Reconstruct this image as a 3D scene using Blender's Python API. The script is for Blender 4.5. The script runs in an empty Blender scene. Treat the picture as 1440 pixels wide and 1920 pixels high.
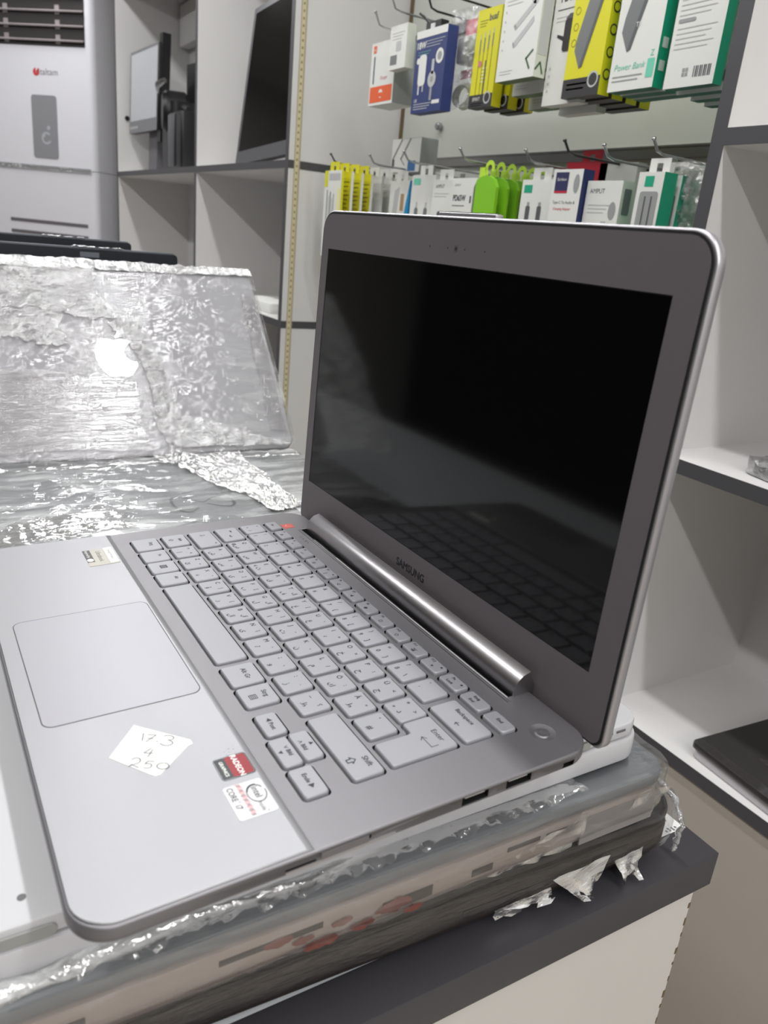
import bpy, bmesh, math, random
from mathutils import Matrix, Vector, noise

sc = bpy.context.scene
COL = sc.collection
MM = 0.001
Z0 = 1.03            # height of the keyboard above the floor

# ------------------------------------------------------------------ camera
cam_d = bpy.data.cameras.new('camera')
cam = bpy.data.objects.new('camera', cam_d)
COL.objects.link(cam)
RX = Vector((0.5014013, 0.8603127, 0.0919712))
RY = Vector((0.3338178, -0.0942866, -0.9379103))
RZ = Vector((-0.7982245, 0.5009711, -0.3344631))
cam.matrix_world = Matrix(((RX.x, -RY.x, -RZ.x, 0.501394),
                           (RX.y, -RY.y, -RZ.y, -0.197611),
                           (RX.z, -RY.z, -RZ.z, 0.207029 + Z0),
                           (0, 0, 0, 1)))
cam_d.sensor_fit = 'VERTICAL'
cam_d.sensor_height = 36.0
cam_d.sensor_width = 27.0
cam_d.lens = 1454.25 / 1920 * 36.0
cam_d.clip_start = 0.01
cam_d.dof.use_dof = True
cam_d.dof.focus_distance = 0.52
cam_d.dof.aperture_fstop = 15
sc.camera = cam

# ------------------------------------------------------------------ exposure, world, big lamps
sc.view_settings.view_transform = 'Standard'
sc.view_settings.look = 'None'
sc.view_settings.gamma = 1.0
sc.view_settings.exposure = -0.12
sc.view_settings.use_curve_mapping = False
sc.cycles.use_denoising = True
sc.cycles.max_bounces = 10
sc.cycles.transparent_max_bounces = 24
sc.cycles.sample_clamp_indirect = 4.0

w = bpy.data.worlds.new('world')
sc.world = w
w.use_nodes = True
w.node_tree.nodes['Background'].inputs[0].default_value = (0.8, 0.85, 1.0, 1)
w.node_tree.nodes['Background'].inputs[1].default_value = 0.05

def area(name, x, y, z, sx, sy, power, color=(0.985, 0.992, 1.0), rot=(0, 0, 0)):
    d = bpy.data.lights.new(name, 'AREA')
    d.shape = 'RECTANGLE'
    d.size = sx; d.size_y = sy
    d.energy = power
    d.color = color
    o = bpy.data.objects.new(name, d)
    o.location = (x, y, z); o.rotation_euler = rot
    COL.objects.link(o)
    return o

CEIL = 1.36 + Z0
TUBES = [(-3.0, -0.62), (-1.5, -0.62), (0.0, -0.62), (1.5, -0.62), (-3.3, 0.29), (-1.8, 0.29), (-0.3, 0.29), (1.2, 0.29), (2.8, -0.62), (2.7, 0.29)]  # the last two tubes are added to brighten the counter's end face
for tx, ty in TUBES:
    area('ceiling_tube', tx, ty, CEIL - 0.062, 1.2, 0.06, 22 if tx > 2 else 11.5 if ty < 0 else 10.5)

# ------------------------------------------------------------------ colours and materials
def lin(r, g, b):
    f = lambda c: (c / 255) / 12.92 if c <= 10 else (((c / 255) + 0.055) / 1.055) ** 2.4
    return (f(r), f(g), f(b), 1)

MATS = {}
def mat(name, rgb, rough=0.5, metal=0.0, spec=0.5, noise_scale=0, noise_amt=0.0, bump=0.0, bump_scale=200,
        stretch=None, coat=0.0, emit=0.0, alpha=1.0, aniso=0.0):
    if name in MATS: return MATS[name]
    m = bpy.data.materials.new(name); m.use_nodes = True
    nt = m.node_tree; b = nt.nodes['Principled BSDF']
    b.inputs['Base Color'].default_value = lin(*rgb)
    b.inputs['Roughness'].default_value = rough
    b.inputs['Metallic'].default_value = metal
    b.inputs['Specular IOR Level'].default_value = spec
    b.inputs['Coat Weight'].default_value = coat
    b.inputs['Coat Roughness'].default_value = 0.04
    b.inputs['Alpha'].default_value = alpha
    b.inputs['Anisotropic'].default_value = aniso
    if emit:
        b.inputs['Emission Color'].default_value = lin(*rgb)
        b.inputs['Emission Strength'].default_value = emit
    if noise_scale or bump:
        tc = nt.nodes.new('ShaderNodeTexCoord'); mp = nt.nodes.new('ShaderNodeMapping')
        nt.links.new(tc.outputs['Object'], mp.inputs[0])
        if stretch: mp.inputs['Scale'].default_value = stretch
    if noise_scale:
        n = nt.nodes.new('ShaderNodeTexNoise'); n.inputs['Scale'].default_value = noise_scale
        n.inputs['Detail'].default_value = 6
        nt.links.new(mp.outputs[0], n.inputs['Vector'])
        r = nt.nodes.new('ShaderNodeMapRange')
        r.inputs['To Min'].default_value = 1 - noise_amt; r.inputs['To Max'].default_value = 1 + noise_amt
        nt.links.new(n.outputs['Fac'], r.inputs['Value'])
        mx = nt.nodes.new('ShaderNodeVectorMath'); mx.operation = 'SCALE'
        mx.inputs[0].default_value = lin(*rgb)[:3]
        nt.links.new(r.outputs[0], mx.inputs['Scale'])
        nt.links.new(mx.outputs[0], b.inputs['Base Color'])
    if bump:
        n2 = nt.nodes.new('ShaderNodeTexNoise'); n2.inputs['Scale'].default_value = bump_scale
        n2.inputs['Detail'].default_value = 4
        nt.links.new(mp.outputs[0], n2.inputs['Vector'])
        bp = nt.nodes.new('ShaderNodeBump'); bp.inputs['Strength'].default_value = bump
        bp.inputs['Distance'].default_value = 0.001
        nt.links.new(n2.outputs['Fac'], bp.inputs['Height'])
        nt.links.new(bp.outputs[0], b.inputs['Normal'])
    MATS[name] = m
    return m

def flat(rgb, rough=0.55):
    return mat('ink_%d_%d_%d' % rgb, rgb, rough)

def film(name, haze=0.10, gloss=0.35, scale=60, stretch=(1, 1, 1), rot=(0, 0, 0), bump=0.6, dist=0.0015, rough=0.10, tint=(1, 1, 1),
         streak=(0.52, 0.70), scale2=None):
    """clear stretch film: see-through, glossy, crumpled; whitish where it bunches up"""
    m = bpy.data.materials.new(name); m.use_nodes = True
    nt = m.node_tree; nd = nt.nodes; lk = nt.links
    nd.remove(nd['Principled BSDF'])
    out = nd['Material Output']
    tc = nd.new('ShaderNodeTexCoord'); mp = nd.new('ShaderNodeMapping')
    mp.inputs['Scale'].default_value = stretch; mp.inputs['Rotation'].default_value = rot
    lk.new(tc.outputs['Object'], mp.inputs[0])
    n1 = nd.new('ShaderNodeTexNoise'); n1.inputs['Scale'].default_value = scale; n1.inputs['Detail'].default_value = 5
    n1.inputs['Roughness'].default_value = 0.62; n1.inputs['Distortion'].default_value = 0.6
    lk.new(mp.outputs[0], n1.inputs['Vector'])
    n2 = nd.new('ShaderNodeTexNoise'); n2.inputs['Scale'].default_value = scale2 or scale * 4.2; n2.inputs['Detail'].default_value = 3
    lk.new(mp.outputs[0], n2.inputs['Vector'])
    n3 = nd.new('ShaderNodeTexNoise'); n3.inputs['Scale'].default_value = 9; n3.inputs['Detail'].default_value = 2
    lk.new(tc.outputs['Object'], n3.inputs['Vector'])
    ad = nd.new('ShaderNodeMath'); ad.operation = 'MULTIPLY_ADD'
    lk.new(n2.outputs['Fac'], ad.inputs[0]); ad.inputs[1].default_value = 0.35; lk.new(n1.outputs['Fac'], ad.inputs[2])
    bp = nd.new('ShaderNodeBump'); bp.inputs['Strength'].default_value = bump; bp.inputs['Distance'].default_value = dist
    lk.new(ad.outputs[0], bp.inputs['Height'])
    tr = nd.new('ShaderNodeBsdfTransparent'); tr.inputs[0].default_value = (*tint, 1)
    gl = nd.new('ShaderNodeBsdfGlossy'); gl.inputs['Roughness'].default_value = rough; gl.inputs['Color'].default_value = (1, 1, 1, 1)
    lk.new(bp.outputs[0], gl.inputs['Normal'])
    df = nd.new('ShaderNodeBsdfDiffuse'); df.inputs[0].default_value = (0.85, 0.86, 0.86, 1)
    lk.new(bp.outputs[0], df.inputs['Normal'])
    rg = nd.new('ShaderNodeMapRange'); rg.inputs['From Min'].default_value = streak[0]; rg.inputs['From Max'].default_value = streak[1]
    rg.inputs['To Min'].default_value = haze * 0.35; rg.inputs['To Max'].default_value = min(1, haze * 3.2)
    sm = nd.new('ShaderNodeMath'); sm.operation = 'MULTIPLY_ADD'
    lk.new(n3.outputs['Fac'], sm.inputs[0]); sm.inputs[1].default_value = 0.45
    sm2 = nd.new('ShaderNodeMath'); sm2.operation = 'ADD'; sm2.inputs[1].default_value = -0.225
    lk.new(n1.outputs['Fac'], sm2.inputs[0]); lk.new(sm2.outputs[0], sm.inputs[2])
    lk.new(sm.outputs[0], rg.inputs['Value'])
    m1 = nd.new('ShaderNodeMixShader'); lk.new(rg.outputs[0], m1.inputs[0]); lk.new(tr.outputs[0], m1.inputs[1]); lk.new(df.outputs[0], m1.inputs[2])
    lw = nd.new('ShaderNodeLayerWeight'); lw.inputs['Blend'].default_value = 0.35; lk.new(bp.outputs[0], lw.inputs['Normal'])
    r2 = nd.new('ShaderNodeMapRange'); r2.inputs['To Min'].default_value = gloss * 0.35; r2.inputs['To Max'].default_value = min(1, gloss * 1.6)
    lk.new(lw.outputs['Fresnel'], r2.inputs['Value'])
    m2 = nd.new('ShaderNodeMixShader'); lk.new(r2.outputs[0], m2.inputs[0]); lk.new(m1.outputs[0], m2.inputs[1]); lk.new(gl.outputs[0], m2.inputs[2])
    lk.new(m2.outputs[0], out.inputs['Surface'])
    return m

WHITE_LAM = mat('white_laminate', (214, 212, 210), 0.38, noise_scale=3, noise_amt=0.03)
EDGE = mat('charcoal_edge_band', (72, 71, 74), 0.45)
BEIGE = mat('beige_laminate', (178, 170, 160), 0.3, noise_scale=4, noise_amt=0.06)
COUNTER_DARK = mat('charcoal_laminate', (62, 60, 64), 0.42, noise_scale=30, noise_amt=0.05)
DECK = mat('satin_grey_metal', (138, 136, 139), 0.44, metal=0.75, bump=0.05, bump_scale=3000)
PALM = mat('brushed_aluminium', (166, 166, 169), 0.42, metal=0.8, aniso=0.3, bump=0.06, bump_scale=700, stretch=(0.6, 9, 1))
PAD = mat('touchpad_grey', (163, 162, 167), 0.42, metal=0.6)
KEYM = mat('silver_key_plastic', (158, 158, 163), 0.45, metal=0.3)
LIDM = mat('bezel_grey', (100, 95, 98), 0.55, metal=0.2)
LIDEDGE = mat('lid_edge_aluminium', (186, 184, 188), 0.35, metal=0.8)
CHROME = mat('polished_barrel', (178, 175, 178), 0.34, metal=1.0)
RUB = mat('black_rubber', (14, 14, 16), 0.7)
BLACK = mat('black_plastic', (22, 22, 24), 0.4)
GLOSSBLACK = mat('dark_glass', (6, 6, 8), 0.09, spec=0.3)
SCREENM = mat('laptop_screen_glass', (5, 5, 6), 0.07, spec=0.3)
LEGEND = mat('legend_grey', (48, 49, 58), 0.6)
CHROMEHOOK = mat('zinc_wire', (170, 170, 172), 0.25, metal=1.0)
BLACKHOOK = mat('black_wire', (30, 28, 28), 0.35)
PAPER = mat('paper_white', (226, 226, 222), 0.6)
INK = mat('pen_ink', (48, 52, 66), 0.6)
PRINT = mat('print_black', (32, 32, 34), 0.55)

# ------------------------------------------------------------------ mesh builder (millimetres, local to a thing's base)
TEXT_CACHE = {}
def text_geo(s):
    if s in TEXT_CACHE: return TEXT_CACHE[s]
    c = bpy.data.curves.new('lettering', 'FONT'); c.body = s; c.size = 1.0; c.resolution_u = 3
    c.align_x = 'CENTER'; c.align_y = 'CENTER'
    o = bpy.data.objects.new('lettering', c); COL.objects.link(o)
    bpy.context.view_layer.update()
    me = o.evaluated_get(bpy.context.evaluated_depsgraph_get()).to_mesh()
    g = ([v.co.copy() for v in me.vertices], [tuple(p.vertices) for p in me.polygons])
    bpy.data.objects.remove(o); bpy.data.curves.remove(c)
    TEXT_CACHE[s] = g
    return g

def outline(x0, x1, y0, y1, r, n=6):
    r = min(r, (x1 - x0) / 2 - 1e-4, (y1 - y0) / 2 - 1e-4)
    if r <= 0: return [(x0, y0), (x1, y0), (x1, y1), (x0, y1)]
    pts = []
    for cx, cy, a0 in ((x1 - r, y0 + r, -90), (x1 - r, y1 - r, 0), (x0 + r, y1 - r, 90), (x0 + r, y0 + r, 180)):
        for k in range(n + 1):
            a = math.radians(a0 + 90 * k / n)
            pts.append((cx + r * math.cos(a), cy + r * math.sin(a)))
    return pts

class G:
    def __init__(s):
        s.v = []; s.f = []; s.m = []; s.mats = []
        s.T = Matrix.Identity(4)
    def mi(s, m):
        if m not in s.mats: s.mats.append(m)
        return s.mats.index(m)
    def add(s, vs, fs, m, smooth=None):
        o = len(s.v); k = s.mi(m)
        s.v += [s.T @ Vector(p) for p in vs]
        for f in fs:
            s.f.append(tuple(o + i for i in f)); s.m.append(k)
        return s
    def box(s, x0, x1, y0, y1, z0, z1, m, sides=None):
        vs = [(x, y, z) for z in (z0, z1) for y in (y0, y1) for x in (x0, x1)]
        fs = [(0, 2, 3, 1), (4, 5, 7, 6), (0, 1, 5, 4), (2, 6, 7, 3), (0, 4, 6, 2), (1, 3, 7, 5)]  # bottom top -y +y -x +x
        if sides:
            for k, f in zip(('b', 't', 'f', 'k', 'l', 'r'), fs): s.add(vs, [f], sides.get(k, m))
        else: s.add(vs, fs, m)
        return s
    def rings(s, loops, m, cap0=True, cap1=True):
        n = len(loops[0]); vs = [p for l in loops for p in l]; fs = []
        for a in range(len(loops) - 1):
            for i in range(n):
                j = (i + 1) % n
                fs.append((a * n + i, a * n + j, (a + 1) * n + j, (a + 1) * n + i))
        if cap0: fs.append(tuple(range(n - 1, -1, -1)))
        if cap1: fs.append(tuple(range((len(loops) - 1) * n, len(loops) * n)))
        return s.add(vs, fs, m)
    def slab(s, x0, x1, y0, y1, z0, z1, r, m, bev=0.0, bevb=None, n=6):
        """rounded-corner slab with softened top and bottom edges"""
        if bevb is None: bevb = bev
        L = []
        def ring(ins, z): L.append([(x, y, z) for x, y in outline(x0 + ins, x1 - ins, y0 + ins, y1 - ins, max(r - ins, 0.05) if r > 0 else 0, n)])
        if bevb:
            ring(bevb, z0); ring(bevb * 0.3, z0 + bevb * 0.3); ring(0, z0 + bevb)
        else: ring(0, z0)
        if bev:
            ring(0, z1 - bev); ring(bev * 0.3, z1 - bev * 0.3); ring(bev, z1)
        else: ring(0, z1)
        return s.rings(L, m)
    def prism(s, pts, z0, z1, m):
        return s.rings([[(x, y, z0) for x, y in pts], [(x, y, z1) for x, y in pts]], m)
    def tube(s, path, r, m, n=8, close=True):
        path = [Vector(p) for p in path]; L = []
        for i, p in enumerate(path):
            t = (path[min(i + 1, len(path) - 1)] - path[max(i - 1, 0)]).normalized()
            u = t.cross(Vector((0, 0, 1)))
            if u.length < 0.05: u = t.cross(Vector((0, 1, 0)))
            u.normalize(); v = t.cross(u)
            rr = r[i] if isinstance(r, (list, tuple)) else r
            L.append([tuple(p + u * rr * math.cos(a) + v * rr * math.sin(a)) for a in [2 * math.pi * k / n for k in range(n)]])
        return s.rings(L, m, close, close)
    def cyl(s, c, ax, r, h, m, n=20, bev=0):
        c = Vector(c); ax = Vector(ax).normalized()
        u = ax.orthogonal().normalized(); v = ax.cross(u); L = []
        for rr, t in ((r - bev, 0), (r, bev), (r, h - bev), (r - bev, h)) if bev else ((r, 0), (r, h)):
            L.append([tuple(c + ax * t + u * rr * math.cos(a) + v * rr * math.sin(a)) for a in [2 * math.pi * k / n for k in range(n)]])
        return s.rings(L, m)
    def poly(s, pts, z, m):
        return s.add([(x, y, z) for x, y in pts], [tuple(range(len(pts)))], m)
    def rect(s, x0, x1, y0, y1, z, m, r=0):
        return s.poly(outline(x0, x1, y0, y1, r, 5), z, m)
    def disc(s, x, y, rx, z, m, ry=None, n=24):
        ry = ry or rx
        return s.poly([(x + rx * math.cos(2 * math.pi * k / n), y + ry * math.sin(2 * math.pi * k / n)) for k in range(n)], z, m)
    def ringflat(s, x, y, r0, r1, z, m, a0=0, a1=360, n=24, sy=1.0):
        vs = []; fs = []
        for k in range(n + 1):
            a = math.radians(a0 + (a1 - a0) * k / n)
            vs += [(x + r0 * math.cos(a), y + sy * r0 * math.sin(a), z), (x + r1 * math.cos(a), y + sy * r1 * math.sin(a), z)]
        for k in range(n): fs.append((2 * k, 2 * k + 1, 2 * k + 3, 2 * k + 2))
        return s.add(vs, fs, m)
    def stroke(s, pts, wd, z, m):
        """pen line in the plane"""
        for a, b in zip(pts[:-1], pts[1:]):
            d = Vector((b[0] - a[0], b[1] - a[1]))
            if d.length < 1e-6: continue
            d.normalize(); nx, ny = -d.y * wd / 2, d.x * wd / 2; ex, ey = d.x * wd * 0.3, d.y * wd * 0.3
            s.add([(a[0] + nx - ex, a[1] + ny - ey, z), (a[0] - nx - ex, a[1] - ny - ey, z), (b[0] - nx + ex, b[1] - ny + ey, z), (b[0] + nx + ex, b[1] + ny + ey, z)], [(0, 1, 2, 3)], m)
        return s
    def text(s, t, x, y, size, z, m, rot=0, sx=1.0, shear=0.0, bold=0.0):
        vs, fs = text_geo(t)
        c, d = math.cos(math.radians(rot)), math.sin(math.radians(rot))
        offs = [(0, 0)] if not bold else [(-bold, 0, ), (bold, 0), (0, bold), (0, -bold)]
        for q, (ox, oy) in enumerate(offs):
            P = []
            for p in vs:
                px = (p.x + p.y * shear) * size * sx + ox; py = p.y * size + oy
                P.append((x + px * c - py * d, y + px * d + py * c, z + q * 0.004))
            s.add(P, fs, m)
        return s
    def mesh(s, name, smooth=35):
        me = bpy.data.meshes.new(name)
        me.from_pydata([tuple(p * MM) for p in s.v], [], s.f)
        for m in s.mats: me.materials.append(m)
        me.polygons.foreach_set('material_index', s.m)
        me.update()
        bm = bmesh.new(); bm.from_mesh(me)
        if smooth:
            for f in bm.faces: f.smooth = len(f.verts) <= 4
            lim = math.radians(smooth)
            for e in bm.edges:
                if len(e.link_faces) == 2 and e.calc_face_angle(0) > lim: e.smooth = False
        bm.to_mesh(me); bm.free()
        return me
    def obj(s, name, parent=None, smooth=35, label=None):
        o = bpy.data.objects.new(name, s.mesh(name, smooth)); COL.objects.link(o)
        if parent: o.parent = parent
        if label: o['label'] = label
        return o

def wpos(x, y, z): return Vector((x * MM, y * MM, z * MM + Z0))
def tag(o, label, cat, group=None):
    o['label'] = label; o['category'] = cat
    if group: o['group'] = group
    return o
def thing(name, label, cat, at, rot=(0, 0, 0), group=None):
    o = bpy.data.objects.new(name, None); COL.objects.link(o); o.empty_display_size = 0.02
    o.location = wpos(*at); o.rotation_euler = [math.radians(a) for a in rot]
    return tag(o, label, cat, group)
def solid(g, name, label, cat, at, rot=(0, 0, 0), group=None):
    o = g.obj(name); o.location = wpos(*at); o.rotation_euler = [math.radians(a) for a in rot]
    return tag(o, label, cat, group)
def struct(g, name, at=(0, 0, 0)):
    o = g.obj(name); o.location = wpos(*at); o['kind'] = 'structure'; return o
FRONT = Matrix(((1, 0, 0, 0), (0, 0, -1, 0), (0, 1, 0, 0), (0, 0, 0, 1)))     # plane art -> upright, facing -y (z of art goes towards the viewer)
RIGHT = Matrix(((0, 0, 1, 0), (1, 0, 0, 0), (0, 1, 0, 0), (0, 0, 0, 1)))      # plane art -> facing +x, text running +y

# ================================================================== ROOM
g = G().box(-4600, 3600, -3200, 940, -1050, -1030, BEIGE); struct(g, 'floor')
CW = mat('ceiling_paint', (206, 204, 200), 0.8)
g = G().box(-4600, 3600, -3200, 940, 1360, 1380, CW); struct(g, 'ceiling')
WP = mat('wall_paint', (196, 194, 190), 0.8)
DARKWALL = mat('dark_wall_paint', (74, 70, 68), 0.8)
struct(G().box(-4600, 3600, 920, 940, -1030, 1360, WP), 'wall_back')
struct(G().box(-4620, -4600, -3200, 940, -1030, 1360, WP), 'wall_left')
struct(G().box(3600, 3620, -3200, 940, -1030, 1360, WP), 'wall_right')
struct(G().box(-4600, 3600, -3220, -3200, -1030, 1360, DARKWALL), 'wall_front')
# lamp housings of the ceiling tubes
WHERE = ['above the air conditioner end, room side', 'above the film-wrapped laptops, room side', 'above the open laptop, room side', 'right of the open laptop, room side',
         'above the air conditioner end, shelf side', 'in front of the cubbyholes, shelf side', 'above the open laptop, shelf side', 'in front of the right shelves, shelf side', 'added at the far right to brighten the counter side, room side', 'added at the far right to brighten the counter side, shelf side']
for (x, y), wh in zip(TUBES, WHERE):
    g = G().slab(-620, 620, -45, 45, 0, 34, 8, WHITE_LAM, bev=3); g.box(-600, 600, -12, 12, -2, 0, PAPER)
    solid(g, 'ceiling_lamp', 'long white tube lamp on the ceiling ' + wh, 'ceiling lamp', (x * 1000, y * 1000, 1325.5), group='tube lamps on the ceiling')

# ================================================================== SHELVING (front plane y = 600, back y = 897)
YF, YB = 600, 897
def panel_v(g, x0, x1, z0, z1):      # upright board with dark edge band on its front
    g.box(x0, x1, YF + 1, YB, z0, z1, WHITE_LAM, {'f': EDGE})
    g.box(x0, x1, YF, YF + 1, z0, z1, EDGE)
def panel_h(g, x0, x1, z0, z1):
    g.box(x0, x1, YF + 1, YB, z0, z1, WHITE_LAM); g.box(x0, x1, YF, YF + 1, z0, z1, EDGE)

LU = thing('shelf_unit', 'white open cubbyhole shelving with charcoal edges beside the air conditioner', 'shelf unit', (-3118, 600, -1030))
def LG(): 
    g = G(); g.T = Matrix.Translation((3118, -600, 1030)); return g
for x0, x1 in ((-3118, -3100), (-2063, -2045), (-1361, -1343)):
    g = LG(); panel_v(g, x0, x1, -1030, 1340)
    if x0 == -1361:                    # shelf-edge bands carried across the end panel
        for z in (336, -36, -408): g.box(-1343, -1342.2, 600, 897, z, z + 18, EDGE)
    g.obj('side_panel', LU)
for x0, x1 in ((-3100, -2063), (-2045, -1361)):
    for z in (1010, 336, -36, -408, -780):
        g = LG(); panel_h(g, x0, x1, z, z + 18); g.obj('shelf', LU)
g = LG(); g.box(-3118, -1343, 897, 903, -1030, 1340, WHITE_LAM); g.obj('back_panel', LU)
# led tape down the end panel
TAPE = mat('led_tape_cream', (206, 196, 160), 0.5); LEDD = mat('led_chip', (150, 132, 84), 0.4)
TAPEEDGE = mat('tape_backing', (170, 160, 134), 0.6)
g = G().box(0, 1.4, 0, 15, -1300, 700, TAPEEDGE); g.box(1.4, 1.7, 2, 11, -1300, 700, TAPE)
for k in range(90):
    z = -600 + k * 14.5
    g.box(1.7, 2.2, 4.5, 8.5, z, z + 5, LEDD)
solid(g, 'led_strip', 'cream self-adhesive LED tape running down the white end panel', 'led strip', (-1343, 615, 330))

# accessory bay back panel with horizontal rail
SLATW = mat('wall_panel_shade_grey', (196, 198, 190), 0.4)  # panel colour greyed to carry the shadows behind the boxes
g = G().box(-1343, -154, 903, 909, -1030, 1340, SLATW); g.box(-1343, -154, 897, 903, -1030, 372, SLATW); g.box(-1343, -154, 897, 903, 384, 1340, SLATW)
b = thing('slotted_wall', 'white slotted back panel of the accessory display bay', 'wall panel', (-748, 897, -1030))
g.T = Matrix.Identity(4)
for i in range(len(g.v)): g.v[i] -= Vector((-748, 897, -1030))
g.obj('board', b)
RAIL = mat('rail_aluminium', (150, 150, 150), 0.3, metal=0.9)
for z in (372, 640):
    g = G().box(-595, 594, -5, -0.2, z + 1030 - 4, z + 1030 + 16, RAIL); g.box(-595, 594, -6.5, -5, z + 1030 + 13, z + 1030 + 16, RAIL)
    g.box(-595, 594, -6.5, -5, z + 1030 - 4, z + 1030 - 1, RAIL); g.obj('rail', b)
GAPM = mat('raw_chipboard', (104, 88, 62), 0.8)
g = G().box(-595, -580, -2, -0.2, 0, 2370, GAPM); g.obj('corner_gap_strip', b)
g = G().cyl((-410, 0, 454 + 1030), (0, -1, 0), 8, 14, CHROMEHOOK, bev=2); g.obj('panel_screw', b)

RU = thing('shelf_unit', 'white open shelving with charcoal edges right of the accessory display', 'shelf unit', (-154, 600, -1030))
def RG():
    g = G(); g.T = Matrix.Translation((154, -600, 1030)); return g
for x0, x1 in ((-154, -136), (720, 738)):
    g = RG(); panel_v(g, x0, x1, -408, 1340); g.obj('side_panel', RU)
for z in (1010, 336, -36, -408):
    g = RG(); panel_h(g, -136, 720, z, z + 18); g.obj('shelf', RU)
g = RG(); g.box(-154, 738, 897, 903, -408, 1340, WHITE_LAM); g.obj('back_panel', RU)
g = RG(); g.box(-154, 738, 603, 900, -1030, -408.5, BEIGE); g.obj('base_cabinet', RU)

# ================================================================== AIR CONDITIONER
ACW = mat('ac_white', (222, 221, 226), 0.35)
AC = thing('air_conditioner', 'tall white floor-standing air conditioner with dark grille', 'air conditioner', (-3180, 528, -1030), (0, 0, 45))
# local: +x runs to its right end at 0, front faces -y
def acg(): return G()
g = acg(); g.slab(-610, 0, 0, 260, 0, 1375, 30, ACW, n=8)
g.v = [Vector((p.x, p.y, p.z)) for p in g.v]; g.obj('lower_cabinet', AC)
g = acg(); g.slab(-610, 0, -4, 260, 1377, 2330, 32, ACW, n=8)
g.obj('upper_cabinet', AC)
GR = mat('ac_grille_dark', (40, 36, 36), 0.6); SLAT = mat('ac_slat_grey', (150, 142, 142), 0.4)
g = acg().box(-575, -30, -6, -3.5, 1832, 2300, GR); g.obj('grille_opening', AC)
for k in range(9):
    z = 1852 + k * 52
    g = acg(); g.T = Matrix.Translation((-302, -10, z)) @ Matrix.Rotation(math.radians(25), 4, 'X')
    g.box(-270, 270, -9, 9, -2.2, 2.2, SLAT); g.obj('grille_slat', AC)
for x in (-540, -400, -160):
    g = acg()
    for k in range(9):
        g.box(x, x + 20, -9, -6, 1840 + k * 52, 1872 + k * 52, SLAT)
    g.obj('vertical_vane', AC)
g = acg().slab(-275, -160, 0, 0, 0, 0, 0, GR) if False else acg()
DISP = mat('ac_display_grey', (142, 142, 146), 0.3)
g.T = FRONT
g.slab(-292, -172, 1412, 1652, 4.5, 6, 12, DISP); o = g.obj('control_window', AC)
DW = mat('display_mark', (176, 178, 182), 0.4)
g = acg(); g.T = FRONT; g.ringflat(-226, 1490, 16, 24, 6.3, DW, 40, 330); g.disc(-214, 1530, 8, 6.3, DW); g.disc(-238, 1500, 7, 6.4, DW); g.obj('display_symbol', AC)
RED = flat((196, 52, 60)); GREYP = flat((120, 118, 124))
g = acg(); g.T = FRONT; g.ringflat(-262, 1737, 5, 15, 4.8, RED, 100, 420); g.disc(-262, 1737, 4, 4.8, RED); g.text('Italtam', -206, 1737, 34, 4.8, GREYP); g.obj('maker_logo', AC)
SLOT = mat('ac_slot_grey', (104, 100, 104), 0.6)
for z in (1150, 1102):
    g = acg().box(-430, -46, -2.5, 0.5, z, z + 13, SLOT); g.obj('vent_slot', AC)
FILMS = film('film_edge', haze=0.5, gloss=0.5, scale=90)
g = acg().box(-600, -20, -7, -5, 1366, 1384, FILMS); g.obj('seam_tape', AC)

# ================================================================== THINGS IN THE CUBBYHOLES
SCR = mat('monitor_glass_grey', (184, 186, 190), 0.4); MB = mat('monitor_bezel_grey', (120, 120, 124), 0.5)
def monitor(name, label, at, rot, w_, h_, th, bez, screen_m, bez_m, back_m, chin=None, group=None, logo=True):
    t = thing(name, label, 'monitor', at, rot, group)
    chin = chin or bez
    g = G(); g.T = FRONT; g.slab(-w_ / 2, w_ / 2, 0, h_, -th, 0, 4, back_m, bev=2); g.obj('housing', t)
    g = G(); g.T = FRONT
    o_ = outline(-w_ / 2, w_ / 2, 0, h_, 4, 4); i_ = outline(-w_ / 2 + bez, w_ / 2 - bez, chin, h_ - bez, 0.5, 4)
    n = len(o_); g.add([(x, y, 0.6) for x, y in o_] + [(x, y, 0.6) for x, y in i_], [(k, (k + 1) % n, n + (k + 1) % n, n + k) for k in range(n)], bez_m); g.obj('bezel', t)
    g = G(); g.T = FRONT; g.rect(-w_ / 2 + bez, w_ / 2 - bez, chin, h_ - bez, 0.3, screen_m); g.obj('screen', t)
    return t
t = monitor('monitor', 'light grey monitor on a stand at the left of the top cubbyhole', (-2890, 650, 500), (-2, 0, 3), 345, 292, 26, 10, SCR, MB, BLACK, 44)
g = G(); g.T = FRONT
for k in range(4): g.disc(-150 + k * 26, 20, 5, 1.0, PAPER)
g.obj('button', t)
g = G().box(-10, 90, 30, 60, -150, 130, mat('stand_grey', (96, 94, 98), 0.5)); g.slab(-90, 130, -10, 130, -152, -146, 30, BLACK); g.obj('stand', t)
g = G().box(150, 186, 10, 40, -40, 322, BLACK); g.obj('side_arm', t)
t = thing('folded_monitor_stand', 'tangle of black monitor stand parts in the top cubbyhole', 'monitor stand', (-2520, 690, 354))
g = G(); g.slab(-110, 0, -30, 60, 0, 230, 20, BLACK); g.slab(-170, -60, -20, 50, 0, 150, 12, BLACK); g.obj('column', t)
g = G(); g.cyl((-90, -40, 200), (0.2, 1, 0), 70, 90, BLACK, bev=12); g.obj('pivot', t)
g = G(); g.tube([(-100, -50, 262), (-60, -60, 278), (-20, -50, 290)], [8, 13, 9], CHROMEHOOK); g.obj('chrome_joint', t)
g = G(); g.tube([(-60, 0, 250), (-20, 10, 215), (40, 20, 200)], 14, BLACK); g.obj('arm', t)
t = thing('desk_telephone', 'black and silver slim device standing upright in the top cubbyhole', 'device', (-2375, 640, 354))
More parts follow.
